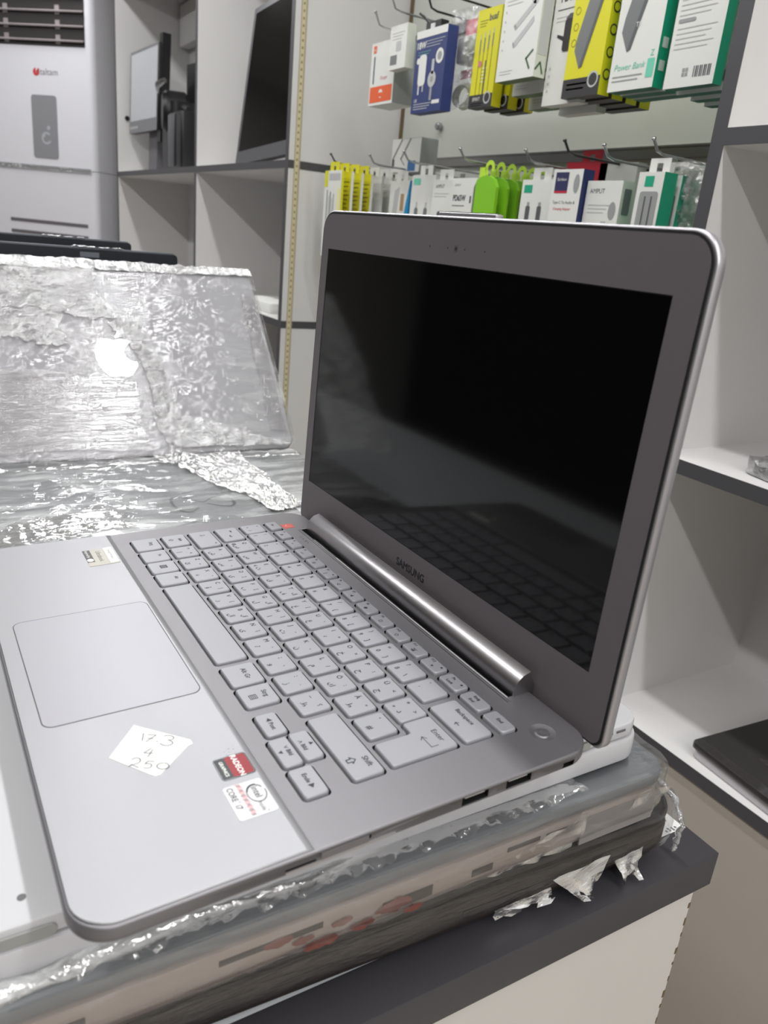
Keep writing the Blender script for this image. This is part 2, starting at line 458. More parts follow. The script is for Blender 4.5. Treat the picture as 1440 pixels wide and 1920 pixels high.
g = G().slab(-75, 75, -12, 60, 0, 178, 10, BLACK, bev=4); g.obj('body', t)
g = G().slab(-68, 5, -16, -12, 10, 172, 4, mat('brushed_grey', (92, 92, 96), 0.35, metal=0.6), bev=1); g.obj('front_plate', t)
monitor('monitor', 'black monitor at the back of the top cubbyhole, partly hidden', (-2760, 858, 520), (0, 0, 6), 360, 250, 30, 14, GLOSSBLACK, BLACK, BLACK)
t = thing('wall_box', 'white plastic junction box high on the back of the cubbyhole', 'junction box', (-3120 + 12, 850, 850))
g = G().slab(20, 360, 0, 46, 0, 150, 10, WHITE_LAM, bev=6); g.obj('cover', t)
t = thing('cable_grommet', 'small dark socket on the left wall of the top cubbyhole', 'socket', (-3098, 640, 560))
g = G().cyl((0, 0, 0), (1, 0, 0), 9, 4, RUB); g.obj('ring', t)
monitor('monitor', 'large black flat monitor leaning in the right-hand top cubbyhole', (-1580, 635, 366), (-8, -3.5, 2), 395, 400, 20, 14, GLOSSBLACK, mat('monitor_rim', (74, 74, 78), 0.45), BLACK, 34)
for x, z in ((-1830, 290), (-1560, 262)):
    g = G().cyl((0, 0, 0), (0, -1, 0), 4, 3, LEDD); solid(g, 'cam_screw', 'small brown fixing screw in the cubbyhole back, %s of the two' % ('left' if x < -1700 else 'right'), 'screw', (x, 897, z), group='fixing screws in the cubbyhole back')
CLEARBAG = film('clear_bag', haze=0.12, gloss=0.5, scale=45, bump=0.9, dist=0.003)
g = G().slab(-120, 120, -60, 60, 0, 90, 20, CLEARBAG); solid(g, 'plastic_bag', 'clear plastic bag lying in the lower left cubbyhole', 'plastic bag', (-2200, 800, -18))
g = G().slab(-110, 110, -60, 60, 0, 26, 6, PAPER, bev=2); solid(g, 'paper_bundle', 'white wrapped bundle on the lower shelf behind the film-wrapped laptop', 'bundle', (-1600, 690, -17.8))
# right-hand shelves
t = thing('laptop', 'dark closed laptop lying on the bottom right shelf', 'laptop', (2, 612, -389.5), (0, 0, -4), None)
g = G().slab(0, 330, 8, 236, 0, 13, 8, LIDEDGE, bev=1.5); g.obj('base', t)
g = G().slab(-3, 330, 5, 236, 14, 22, 8, mat('dark_lid', (52, 49, 50), 0.35), bev=1.2); g.obj('lid', t)
FILM_E = film('film_dark_lid', haze=0.02, gloss=0.35, scale=40, stretch=(1, 0.3, 1), rot=(0, 0, 0.6), bump=1.0, dist=0.004, rough=0.06)
DARK_LAPTOP = t
FILM_D = film('film_dark_wrap', haze=0.25, gloss=0.7, scale=50, stretch=(1, 3, 1), bump=1.0, dist=0.003)
t = thing('wrapped_parcel', 'small black item in crumpled film on the middle right shelf', 'parcel', (62, 652, -17.5), (0, 0, -12))
g = G().slab(-92, 100, -30, 90, 0.5, 16, 12, BLACK, bev=4); g.obj('contents', t)
def crumple(g, amp, sc_, seed=0):
    for i, p in enumerate(g.v):
        n = noise.noise_vector(p * sc_ + Vector((seed, 0, 0))) * amp; g.v[i] = p + n
def grid_shell(x0, x1, y0, y1, z0, z1, m, nx=60, ny=60, nz=4, amp=0.8, sc_=0.02, seed=0, r=10, out=1.5, stretch=(1, 1, 1)):
    """film pulled over a slab: top sheet and skirts in one crumpled surface"""
    g = G(); pts = {}
    N = 2 * (nx + ny)
    def perim(k):
        k %= N
        if k < nx: return (x0 + (x1 - x0) * k / nx, y0)
        k -= nx
        if k < ny: return (x1, y0 + (y1 - y0) * k / ny)
        k -= ny
        if k < nx: return (x1 - (x1 - x0) * k / nx, y1)
        k -= nx
        return (x0, y1 - (y1 - y0) * k / ny)
    def rnd(x, y):        # round the corners
        cx = min(max(x, x0 + r), x1 - r); cy = min(max(y, y0 + r), y1 - r)
        dx, dy = x - cx, y - cy; d = math.hypot(dx, dy)
        if dx and dy and d > r: return cx + dx * r / d, cy + dy * r / d
        return x, y
    vs = []; fs = []
    for j in range(ny + 1):
        for i in range(nx + 1):
            x, y = rnd(x0 + (x1 - x0) * i / nx, y0 + (y1 - y0) * j / ny); vs.append([x, y, z1])
    for j in range(ny):
        for i in range(nx):
            a = j * (nx + 1) + i; fs.append((a, a + 1, a + nx + 2, a + nx + 1))
    ntop = len(vs)
    def topi(k):
        k %= N
        if k < nx: return k
        k -= nx
        if k < ny: return k * (nx + 1) + nx
        k -= ny
        if k < nx: return ny * (nx + 1) + nx - k
        k -= nx
        return (ny - k) * (nx + 1)
    for l in range(1, nz + 1):
        for k in range(N):
            x, y = rnd(*perim(k)); vs.append([x, y, z1 + (z0 - z1) * l / nz])
    idx = lambda l, k: topi(k) if l == 0 else ntop + (l - 1) * N + k % N
    for l in range(nz):
        for k in range(N): fs.append((idx(l, k), idx(l + 1, k), idx(l + 1, k + 1), idx(l, k + 1)))
    cx, cy = (x0 + x1) / 2, (y0 + y1) / 2
    for p in vs:
        q = Vector((p[0] * sc_ * stretch[0], p[1] * sc_ * stretch[1], p[2] * sc_ * 2 + seed))
        h = abs(noise.noise(q)) * 1.6 + abs(noise.noise(q * 2.7)) * 0.7
        p[2] += out * 0.3 + amp * h if p[2] > z1 - 0.01 else 0
        dx, dy = (p[0] - cx) / (x1 - x0) * 2, (p[1] - cy) / (y1 - y0) * 2
        k = (out + amp * h) 
        if abs(dx) > 0.96: p[0] += math.copysign(k, dx)
        if abs(dy) > 0.96: p[1] += math.copysign(k, dy)
    g.add(vs, fs, m); return g
g = grid_shell(-95, 103, -33, 93, 1, 17, FILM_D, 30, 20, 3, 3.0, 0.06, 4); g.obj('film', t, smooth=80)

# ================================================================== COUNTER
CT = thing('counter', 'white shop counter with a charcoal edge under the stack of laptops', 'counter', (293, 191, -1030), (0, 0, -0.3))
COUNTER_WHITE = mat('counter_white', (206, 209, 212), 0.3, noise_scale=6, noise_amt=0.04)
g = G().box(-2000, -22, -760, 0, 875, 904.6, COUNTER_WHITE, {'b': WHITE_LAM}); g.obj('countertop', CT)
g = G().slab(-22, 4, -760, 2, 880, 905, 0, COUNTER_DARK, bev=0.8); g.obj('edge_band', CT)
g = G(); g.box(-20, 0, -740, -6, 0, 879.9, mat('counter_side_white', (204, 200, 194), 0.5, noise_scale=5, noise_amt=0.08)); g.obj('side_panel', CT)
g = G(); 
for k in range(70): 
    z = 878 - k * 12.4; s_ = 2 + (k * 37 % 5)
    g.box(-1.5, 0.25, -6.6 - (k * 53 % 3) * 0.5, -5.6, z - s_, z, GAPM)
g.obj('chipped_edge', CT)
g = G().box(-2000, -60, -740, -725, 0, 874.5, WHITE_LAM); g.box(-2000, -30, -20, -6, 0, 874.5, WHITE_LAM); g.obj('carcass', CT)
g = G(); g.slab(-22, -3, -24, 1, 0, 0.25, 0, PAPER); 
g.T = Matrix.Translation((-12, -10, 0.3))
for k in range(14): g.disc((k * 7.3) % 15 - 7, (k * 4.1) % 11 - 5, 1.0, 0, GREYP, n=6)
solid(g, 'paper_label', 'white paper label with a grey smudge on the back corner of the counter', 'label', (276, 189, -124.9), (0, 0, -1))

# ================================================================== STACK UNDER THE OPEN LAPTOP
WPL = mat('white_polycarbonate', (192, 191, 193), 0.32, noise_scale=8, noise_amt=0.02)
GSEAM = mat('side_band_grey', (150, 150, 146), 0.5); DOTM = mat('grey_dot', (96, 96, 98), 0.6)  # plain grey of the side cover and side button
W_ = thing('laptop', 'closed white plastic laptop directly under the open silver laptop', 'laptop', (279.5, 121, -44.2), (1.25, 0, -1.1))
g = G().slab(-250, 0, -366, 0, 0, 13.5, 14, WPL, bev=1.6, n=8); g.obj('base', W_)
g = G().slab(-249, -1.5, -364, -1.5, 14.2, 22.6, 13, WPL, bev=1.5, n=8); g.obj('lid', W_)
g = G().slab(-246, -3, -360, -4, 13.2, 14.4, 10, RUB, n=6); g.obj('lid_gap', W_)
g = G().box(-1.2, -0.9, -118, -40, 15.4, 19.6, GSEAM); g.obj('side_cover', W_)
for y in (-22, -31):
    g = G().box(-1.3, -0.9, y, y + 6, 19.2, 20.4, DOTM); g.obj('vent_slot', W_)
g = G().box(-1.3, -0.9, -110, -36, 20.0, 20.6, DOTM); g.obj('seam_line', W_)
for k in range(4):
    g = G().cyl((-14, -288 - k * 16, 22.5), (0, 0, 1), 1.6, 0.25, DOTM); g.obj('rubber_dot', W_)
g = G(); g.T = Matrix.Translation((-1.4, -310, 17.2)) @ Matrix(((0, 0, 1, 0), (1, 0, 0, 0), (0, 1, 0, 0), (0, 0, 0, 1)))
g.slab(-16, 16, -2.6, 2.6, 0, 1.0, 2.6, GSEAM, bev=0.3); g.obj('side_button', W_)

GLID = mat('grey_lid', (126, 130, 134), 0.35, metal=0.4); GBODY = mat('warm_silver_body', (166, 154, 148), 0.35, metal=0.35)
FILM_S = film('film_on_grey_laptop', haze=0.03, gloss=0.30, scale=45, stretch=(1.0, 0.55, 3), bump=0.5, dist=0.0012, streak=(0.5, 0.72))
GRY = thing('laptop', 'grey laptop wrapped in clear film, second below the open laptop', 'laptop', (291, 133, -80.9), (1.0, 0, -1.6))
g = G().slab(-262, 0, -392, 0, 0, 22.5, 14, GBODY, bev=2.5, bevb=9, n=8); g.obj('base', GRY)
g = G().slab(-262, 0, -392, 0, 24, 33.4, 12, GLID, bev=2.2, n=8); g.obj('lid', GRY)
g = G().slab(-258, -3, -388, -3, 21, 25, 10, RUB); g.obj('lid_gap', GRY)
BROWN = mat('port_dark', (44, 34, 32), 0.5)
for a, b_, z0, z1 in ((-84, -60, 15, 19), (-108, -88, 17, 19.5), (-176, -150, 9, 15), (-250, -205, 15, 18), (-330, -300, 6, 16), (-128, -116, 10, 14)):
    g = G().box(-0.4, 0.3, a, b_, z0, z1, BROWN); g.obj('port', GRY)
g = G().box(-0.4, 0.35, -60, -8, 3, 20, mat('port_cover_grey', (128, 124, 122), 0.5)); g.obj('drive_cover', GRY)
REDM = mat('red_reflection', (112, 56, 48), 0.5)  # red blotches painted on for the reddish reflections in the film
g = G()
for k, (y, z, s_) in enumerate(((-170, 12, 7), (-186, 8, 5), (-196, 14, 4), (-205, 7, 6), (-214, 12, 4), (-160, 6, 4), (-225, 16, 5))):
    pts = [(0.5, y + s_ * (1.3 + 0.5 * noise.noise(Vector((a, k, 2)))) * math.cos(a), z + s_ * (0.5 + 0.35 * noise.noise(Vector((a * 2, k, 7)))) * math.sin(a)) for a in [q * math.pi / 9 for q in range(18)]]
    g.add(pts, [tuple(range(18))], REDM)
g.obj('reflection_blotch', GRY)
def taper(g, x0, x1, y0, y1, top, f):
    cx, cy = (x0 + x1) / 2, (y0 + y1) / 2
    for i, p in enumerate(g.v):
        k = max(0, top - p.z) * f
        g.v[i] = Vector((p.x - math.copysign(k, p.x - cx) * (abs(p.x - cx) > (x1 - x0) / 2 - 22), p.y - math.copysign(k, p.y - cy) * (abs(p.y - cy) > (y1 - y0) / 2 - 22), p.z))
    return g
g = taper(grid_shell(-263, 1, -394, 1, 0, 34, FILM_S, 70, 110, 8, 0.6, 0.045, 2, r=12, out=1.2, stretch=(1, 0.5, 1)), -263, 1, -394, 1, 10, 0.75); g.obj('film', GRY, smooth=80)
# bunched film rope along the upper edge and hanging tatters
FILM_R = film('bunched_film', haze=0.30, gloss=0.6, scale=70, stretch=(1, 0.35, 1), bump=0.9, dist=0.002, streak=(0.42, 0.66))
def rope(path, r, seed, parent, name='film_roll', m=None, n=14):
    g = G(); P = []
    for a, b_ in zip(path[:-1], path[1:]):
        for k in range(14): P.append(Vector(a).lerp(Vector(b_), k / 14))
    P.append(Vector(path[-1]))
    R = [max(0.3, (r if not callable(r) else r(i / (len(P) - 1))) * (0.75 + 0.8 * abs(noise.noise(Vector((i * 0.23, seed, 0)))))) for i in range(len(P))]
    P = [p + Vector((noise.noise(Vector((i * .2, seed, 1))), 0, noise.noise(Vector((i * .2, seed, 5))))) * 1.2 for i, p in enumerate(P)]
    g.tube(P, R, m or FILM_R, n)
    for i, p in enumerate(g.v): g.v[i] = p + noise.noise_vector(p * 0.35 + Vector((seed, 0, 0))) * 0.9
    return g.obj(name, parent, smooth=80)
rope([(-2, -392, 35.5), (-5, -330, 35), (-10, -260, 35), (-8, -210, 35), (-16, -150, 35), (-26, -90, 35)], lambda t: 5 - 2.5 * t, 3, GRY)
def sheet(parent, quad, nu, nv, amp, m, seed, name='film_sheet', sc_=0.08, ragged=2.0):
    g = G(); q = [Vector(p) for p in quad]; vs = []; fs = []
    for j in range(nv + 1):
        for i in range(nu + 1):
            a, b_ = i / nu, j / nv
            p = q[0].lerp(q[1], a).lerp(q[3].lerp(q[2], a), b_)
            e = min(a * nu / nv, (1 - a) * nu / nv, b_, 1 - b_)
            n = noise.noise_vector(p * sc_ + Vector((seed, 0, 0)))
            p = p + Vector((abs(n.x) * amp, n.y * ragged * (1 - min(1, e * 4)), n.z * ragged * (1 - min(1, e * 4))))
            vs.append(p)
    for j in range(nv):
        for i in range(nu):
            a = j * (nu + 1) + i; fs.append((a, a + 1, a + nu + 2, a + nu + 1))
    g.add(vs, fs, m); return g.obj(name, parent, smooth=80)
FILM_M = film('film_bunched_side', haze=0.055, gloss=0.35, scale=60, stretch=(1, 0.3, 1), bump=0.9, dist=0.002, streak=(0.40, 0.66))
sheet(GRY, [(3.0, -88, 22), (3.0, -58, 30), (-4, -62, 0), (-4, -118, 0.5)], 30, 30, 4, FILM_M, 3)
sheet(GRY, [(1.5, -392, 7), (2.0, -100, 11), (-6, -96, 0.5), (-7, -392, 0)], 160, 8, 4, FILM_M, 7)
sheet(GRY, [(2.5, -28, 26), (2.5, -2, 26), (-4, -4, 1), (-4, -24, 1)], 24, 24, 4, FILM_M, 11)
sheet(GRY, [(-20, -392, 37.5), (-22, -60, 36.5), (-2, -60, 36.5), (0, -392, 37.5)], 160, 14, 0.5, FILM_M, 13, sc_=0.2, ragged=5)

BLK = mat('black_gloss_plastic', (18, 18, 19), 0.25, coat=0.3); BLK2 = mat('black_side_brown_reflection', (44, 37, 33), 0.35)  # brown in the side colour stands for brownish reflected bands
FILM_B = film('film_on_black_laptop', haze=0.006, gloss=0.22, scale=60, stretch=(1, 0.5, 3), bump=0.8, dist=0.0014, rough=0.12, streak=(0.55, 0.78))
BL = thing('laptop', 'black laptop wrapped in clear film at the bottom of the stack', 'laptop', (287, 160, -124.9), (0, 0, -2.6))
g = G().slab(-262, 0, -396, 0, 2, 28, 18, BLK2, bev=2, bevb=13, n=8); g.obj('base', BL)
g = G().slab(-262, -1, -396, -1, 28.6, 39, 16, BLK, bev=3.5, n=8); g.obj('lid', BL)
g = G().slab(-258, -4, -392, -4, 26, 30, 12, RUB); g.obj('lid_gap', BL)
g = G().box(-0.3, 0.5, -150, -75, 17, 21, BLK); g.box(-0.3, 0.5, -66, -40, 16, 25, BLK); g.obj('port', BL)
g = G().slab(-60, -6, -58, -14, 39, 40.2, 4, BLK, bev=0.5); g.obj('hinge_cover', BL)
for x, y in ((-240, -30), (-20, -30), (-20, -370), (-240, -370)):
    g = G().cyl((x, y, 0.05), (0, 0, 1), 6, 2.2, RUB); g.obj('foot', BL)
g = grid_shell(-263, 1, -398, 1, 3, 40, FILM_B, 60, 110, 8, 0.7, 0.05, 5, r=16, out=1.2, stretch=(1, 0.5, 1))
for i, p in enumerate(g.v):
    k = max(0, 16 - p.z) * 0.85; cx, cy = -131, -198
    g.v[i] = Vector((p.x - math.copysign(k, p.x - cx) * (abs(p.x - cx) > 110), p.y - math.copysign(k, p.y - cy) * (abs(p.y - cy) > 176), p.z))
g.obj('film', BL, smooth=80)
rope([(2, -398, 40), (2, -280, 40.5), (1.5, -180, 41), (0, -90, 42)], 0.9, 21, BL, 'film_edge')
def tatter(at, pts, seed):
    g = G(); n = 9; vs = []; fs = []
    for j in range(n):
        for i in range(n):
            u, v = i / (n - 1), j / (n - 1)
            p = Vector(pts[0]).lerp(Vector(pts[1]), u).lerp(Vector(pts[3]).lerp(Vector(pts[2]), u), v)
            k = v * v * 5
            vs.append(p + noise.noise_vector(Vector((u * 3, v * 3, seed))) * (1 + k))
    for j in range(n - 1):
        for i in range(n - 1):
            if j > n - 4 and (i * 7 + j * 3 + seed) % 5 == 0: continue
            a = j * n + i; fs.append((a, a + 1, a + n + 1, a + n))
    g.add(vs, fs, FILM_R); return g.obj('film_tatter', at, smooth=80)
tatter(BL, [(2, -95, 22), (2, -55, 24), (6, -66, 6), (7, -76, 5)], 3)
tatter(BL, [(2, -50, 18), (1, -28, 20), (5, -32, 5), (6, -42, 4)], 6)
tatter(BL, [(1, -130, 14), (2, -95, 17), (1, -92, 7), (0, -126, 7)], 9)
rope([(-30, 3, 40), (-10, 6, 34), (-2, 7, 20), (-2, 4, 4)], 2.0, 33, BL, 'film_fold')

# ================================================================== THE OPEN LAPTOP
LP = bpy.data.objects.new('laptop', None); COL.objects.link(LP); LP.empty_display_size = 0.02
LP.matrix_world = Matrix(((0.9999231, -0.0123468, -0.0011556, 0), (0.0123182, 0.9996786, -0.0221555, 0), (0.0014288, 0.0221396, 0.9997539, Z0), (0, 0, 0, 1)))
tag(LP, 'open silver laptop with a dark screen and silver keys on top of the stack', 'laptop')
DK = -1.35
# --- base body with wells cut for the keys
ROWY = {'n': 0.0, 'q': -18.9, 'a': -37.8, 'z': -56.7}
KEYS = []           # (x0, x1, y0, y1, legends, dot)   legends: (text, dx, dy, size)
def key(cx, cy, w_, h_, leg=(), dot=None): KEYS.append((cx - w_ / 2, cx + w_ / 2, cy - h_ / 2, cy + h_ / 2, leg, dot))
def letter(cx, cy, a, ar='', alt='', t=''):
    L = [(a, -3.6, 3.4, 4.6)]
    if ar: L.append((ar, 0.6, -3.4, 5.4))
    if alt: L.append((alt, 4.2, 2.8, 4.0))
    if t: L.append((t, -4.2, -3.8, 3.6))
    key(cx, cy, 16, 15.4, L)
def duo(cx, cy, lo, up, ar='', ar2=''):
    L = [(up, -3.8, 3.6, 4.4), (lo, -3.8, -3.4, 4.6)]
    if ar: L.append((ar, 3.6, -3.2, 5))
    if ar2: L.append((ar2, 4.2, 3.0, 4))
    key(cx, cy, 16, 15.4, L)
u = 19.0
key(11.3, 0, 14.4, 15.4, [('°', -3, 3.4, 4.4), ('^', -3, -3.6, 4.4), ('ذ', 3, -3, 4)])
for i, (lo, up, ar) in enumerate((('1', '!', ''), ('2', '"', ''), ('3', '§', ''), ('4', '$', ''), ('5', '%', ''), ('6', '&', ''), ('7', '/', '{'), ('8', '(', '['), ('9', ')', ']'), ('0', '=', '}'), ('ß', '?', '\\'), ('´', '`', ''))):
    duo(u * (1.5 + i), 0, lo, up, ar)
key(265, 0, 29.5, 15.4, [('Backspace', -1, 3.2, 3.9), ('←', 2, -3.4, 5)])
key(15.2, -18.9, 22, 15.4, [('⇥', 4, -1, 5), ('⇤', -4, 2, 5)])
for i, (a, ar, alt, t) in enumerate((('Q', 'ض', 'َ', '@'), ('W', 'ص', 'ً', ''), ('E', 'ث', 'ُ', '€'), ('R', 'ق', 'ٌ', ''), ('T', 'ف', 'لإ', ''), ('Y', 'غ', 'إ', ''), ('U', 'ع', '‘', ''), ('I', 'ه', '÷', ''), ('O', 'خ', '×', ''), ('P', 'ح', '؛', ''), ('Ü', 'ج', '<', ''), ('*', 'د', '>', '+'))):
    letter(u * (2 + i), -18.9, a, ar, alt, t)
key(17.4, -37.8, 27, 15.4, [('⇩', -6, 0, 6)], (27, -33))
for i, (a, ar, alt) in enumerate((('A', 'ش', 'ِ'), ('S', 'س', 'ٍ'), ('D', 'ي', ']'), ('F', 'ب', '['), ('G', 'ل', 'لأ'), ('H', 'ا', 'أ'), ('J', 'ت', '-'), ('K', 'ن', '،'), ('L', 'م', '/'), ('Ö', 'ك', ':'), ('Ä', 'ط', '"'), ("'", '#', ''))):
    letter(u * (2.25 + i), -37.8, a, ar, alt)
key(13, -56.7, 18.6, 15.4, [('Shift', 0, 3, 3.4), ('⇧', -1, -3, 5)])
for i, (a, ar, alt) in enumerate((('>', '|', '<'), ('Z', 'ئ', '~'), ('X', 'ء', 'ْ'), ('C', 'ؤ', '}'), ('V', 'ر', '{'), ('B', 'لا', 'لآ'), ('N', 'ى', 'آ'), ('M', 'ة', '’'), (';', 'و', ','), (':', 'ز', '.'), ('_', 'ظ', '؟'))):
    letter(u * (1.75 + i), -56.7, a, ar, alt)
key(257.8, -56.9, 45, 15, [('Shift', 14, 3.4, 4.6), ('⇧', 11, -3.2, 7)])
for cx, w_, L in ((13.2, 19, [('Strg', 0, 3, 4)]), (33.6, 16.4, [('Fn', 0, 3, 3.6)]), (51.8, 16, [('▩', 0, 0, 7)]), (69.8, 16, [('Alt', 0, 3, 3.6)]), (188, 18.6, [('Alt Gr', 0, 1.6, 4.4)]), (207.6, 16.6, [('Strg', 0, 3.6, 4.2), ('▤', 1, -3, 6)])):
    key(cx, -76.4, w_, 16.8, L)
key(127.7, -76.4, 92.6, 16.8)
key(231, -79.8, 16.4, 10.2, [('◀ Post', 0, 0, 3.6)])
key(251.4, -81.9, 19.4, 9.0, [('∨ Bild', 0, 1.4, 3.4), ('▼', 0, -2.4, 2.8)])
key(250.9, -72.0, 19.4, 9.0, [('∧ Bild', 0, -1.4, 3.4), ('▲', 0, 2.4, 2.8)])
key(272.2, -81.2, 18, 11, [('Ende ▶', 0, 0, 3.6)])
key(11, 16, 14.4, 8.8, [('Esc', -1, 0, 3.2)])
fx = [29, 46.4, 63.7, 81, 98.3, 115.6, 132.9, 150.2, 167.5, 184.9, 202.3, 219.7]
for i, x in enumerate(fx):
    key(x, 16, 14.4, 8.8, [('F%d' % (i + 1), -3.4, 2.2, 2.8), ('☼ * ▭ ▣ ▯ ◁ ◀ ◉ ☐ ◇ ✈ ≋'.split()[i], 0.5, -1.6, 3.4)], (x + 4.6, 17.8) if i in (4, 11) else None)
key(237.4, 16, 14.8, 8.8, [('Fn', -2, 1.8, 3), ('Lock', -1, -1.8, 3)], (242, 17.6))
key(255.4, 16, 15.4, 8.8, [('Einfg', -1, 1.8, 2.8), ('Entf', -1, -1.6, 2.8)])
key(273.6, 16, 15.4, 8.8, [('End', 0, 0.4, 3.2)])
ENTER = [(256, -26.4), (263.6, -26.4), (263.6, -45.6), (279.6, -45.6), (279.6, -11.4), (256, -11.4)]
def inset_poly(P, d):
    out = []
    n = len(P)
    for i in range(n):
        a, b_, c = Vector(P[i - 1]), Vector(P[i]), Vector(P[(i + 1) % n])
        e1 = (b_ - a).normalized(); e2 = (c - b_).normalized()
        n1 = Vector((-e1.y, e1.x)); n2 = Vector((-e2.y, e2.x))
        out.append(tuple(b_ + (n1 + n2) * d))
    return out
def round_poly(P, r, n=4):
    out = []
    for i in range(len(P)):
        a, b_, c = Vector(P[i - 1]), Vector(P[i]), Vector(P[(i + 1) % len(P)])
        p, q = b_ + (a - b_).normalized() * r, b_ + (c - b_).normalized() * r
        for k in range(n + 1):
            t = k / n; out.append(tuple(p * (1 - t) ** 2 + b_ * 2 * t * (1 - t) + q * t * t))
    return out
# body
g = G(); L = []
X0, X1, Y0, Y1 = -14.5, 306, -177, 47.5
def ring(ins, z, r=15): L.append([(x, y, z) for x, y in outline(X0 + ins, X1 - ins, Y0 + ins, Y1 - ins, max(r - ins, 2), 10)])
ring(11, -17.4); ring(9, -17.0); ring(2.2, -9.6); ring(0.6, -8.0); ring(0, -6.4); ring(0, DK - 0.9); ring(0.35, DK - 0.3); ring(0.9, DK)
L[0] = [(x, y, z) for x, y, z in L[0]]
g.rings(L, DECK); body = g.obj('base', LP, smooth=40)
c = G()
WELL = mat('key_well_black', (18, 18, 20), 0.6)
for x0, x1, y0, y1, leg, dot in KEYS:
    c.slab(x0 - 0.95, x1 + 0.95, y0 - 0.95, y1 + 0.95, -4.6, 0.5, 2.3, WELL, n=3)
c.prism(round_poly(inset_poly(ENTER, -0.95), 2.0, 3), -4.6, 0.5, WELL)
c.box(22.5, 258.5, 33.2, 52, -15, 4, WELL)                                    # hinge recess
for y0, y1, z0, z1 in ((27, 33.6, -8.2, -4.6), (-5.5, 8.2, -6.6, -2.6), (-28.5, -15, -6.8, -2.8), (-84, -71, -5.0, -3.2), (-106, -94, -6.6, -5.0)):
    c.box(300, 309, y0, y1, z0, z1, WELL)
c.cyl((287.6, 30.4, DK - 0.9), (0, 0, 1), 6.2, 3, DECK, n=40)
cut = c.obj('cutter', None, smooth=0)
cut.parent = LP
bpy.context.view_layer.update()
md = body.modifiers.new('wells', 'BOOLEAN'); md.operation = 'DIFFERENCE'; md.object = cut; md.solver = 'EXACT'
md.material_mode = 'TRANSFER'; md.use_self = True
bpy.context.view_layer.update()
me = bpy.data.meshes.new_from_object(body.evaluated_get(bpy.context.evaluated_depsgraph_get()))
body.modifiers.clear(); body.data = me; bpy.data.objects.remove(cut)
# palm rest plate with bevelled rear edge
g = G(); prof = [(-175.9, -0.5), (-97.2, -0.5), (-94.2, DK + 0.02)]
o_ = outline(X0 + 0.9, X1 - 0.9, Y0 + 0.9, -94.2 + 14, 14, 8)
front = [(x, y) for x, y in outline(X0 + 0.9, X1 - 0.9, Y0 + 0.9, 0, 14, 8) if y < -120]
def plate(ins, z, yb):
    return [(x + (ins if x < 146 else -ins), y + ins, z) for x, y in [p for p in front if p[0] < 146][::1]] 
left = sorted([p for p in front if p[0] < 146], key=lambda p: (p[1] - p[0]), reverse=True)
right = sorted([p for p in front if p[0] >= 146], key=lambda p: (p[1] + p[0]))
def lp(ins, z, yb):
    def mv(p):
        cx, cy = min(max(p[0], X0 + 16), X1 - 16), max(p[1], Y0 + 16)
        d = Vector((p[0] - cx, p[1] - cy)); 
        if d.length > 1e-6: d = d * (1 - ins / d.length)
        return (cx + d.x, cy + d.y, z)
    return [(X0 + 0.9 + ins, yb, z)] + [mv(p) for p in left] + [mv(p) for p in right] + [(X1 - 0.9 - ins, yb, z)]
g.rings([lp(0, DK + 0.02, -94.2), lp(0.1, -0.75, -96.2), lp(0.5, -0.42, -97.4)], PALM)
g.obj('palm_rest', LP, smooth=50)
# touchpad in its groove
g = G().slab(92.6, 194, -168.4, -98.2, -0.43, -0.38, 5, mat('groove_dark', (56, 56, 60), 0.5)); g.obj('touchpad_groove', LP)
g = G().slab(93.1, 193.5, -167.9, -98.7, -0.4, -0.3, 4.6, PAD, n=8); g.obj('touchpad', LP)
# keys
cache = {}
for x0, x1, y0, y1, leg, dot in KEYS:
    k = (round(x1 - x0, 2), round(y1 - y0, 2))
    if k not in cache:
        gg = G(); w2, h2 = k[0] / 2, k[1] / 2; LL = []
        for ins, z in ((0, -4.4), (0, -0.75), (0.18, -0.3), (0.55, 0)):
            LL.append([(x, y, z) for x, y in outline(-w2 + ins, w2 - ins, -h2 + ins, h2 - ins, 1.7 - ins * 0.6, 4)])
        gg.rings(LL, KEYM); cache[k] = gg.mesh('key', 32)
    o = bpy.data.objects.new('key', cache[k]); COL.objects.link(o); o.parent = LP
    o.location = ((x0 + x1) / 2 * MM, (y0 + y1) / 2 * MM, 0)
    if leg:
        gg = G()
        for t, dx, dy, s_ in leg: gg.text(t, dx, dy, s_ * 0.82, 0.03, LEGEND, bold=0.1)
        if dot: gg.disc(dot[0] - (x0 + x1) / 2, dot[1] - (y0 + y1) / 2, 0.7, 0.04, PRINT)
        gg.obj('legend', o, smooth=0)
g = G(); LL = []
for ins, z in ((0, -4.4), (0, -0.75), (0.18, -0.3), (0.55, 0)):
    LL.append([(x, y, z) for x, y in round_poly(inset_poly(ENTER, ins), 1.7, 4)])
g.rings(LL, KEYM); en = g.obj('key', LP, smooth=32)
g = G(); g.text('Enter', 270, -16.2, 3.9, 0.03, LEGEND, bold=0.05); g.stroke([(276, -20), (276, -23.5), (268, -23.5)], 0.4, 0.03, LEGEND)
g.stroke([(270, -22), (268, -23.5), (270, -25)], 0.4, 0.03, LEGEND); g.obj('legend', en, smooth=0)
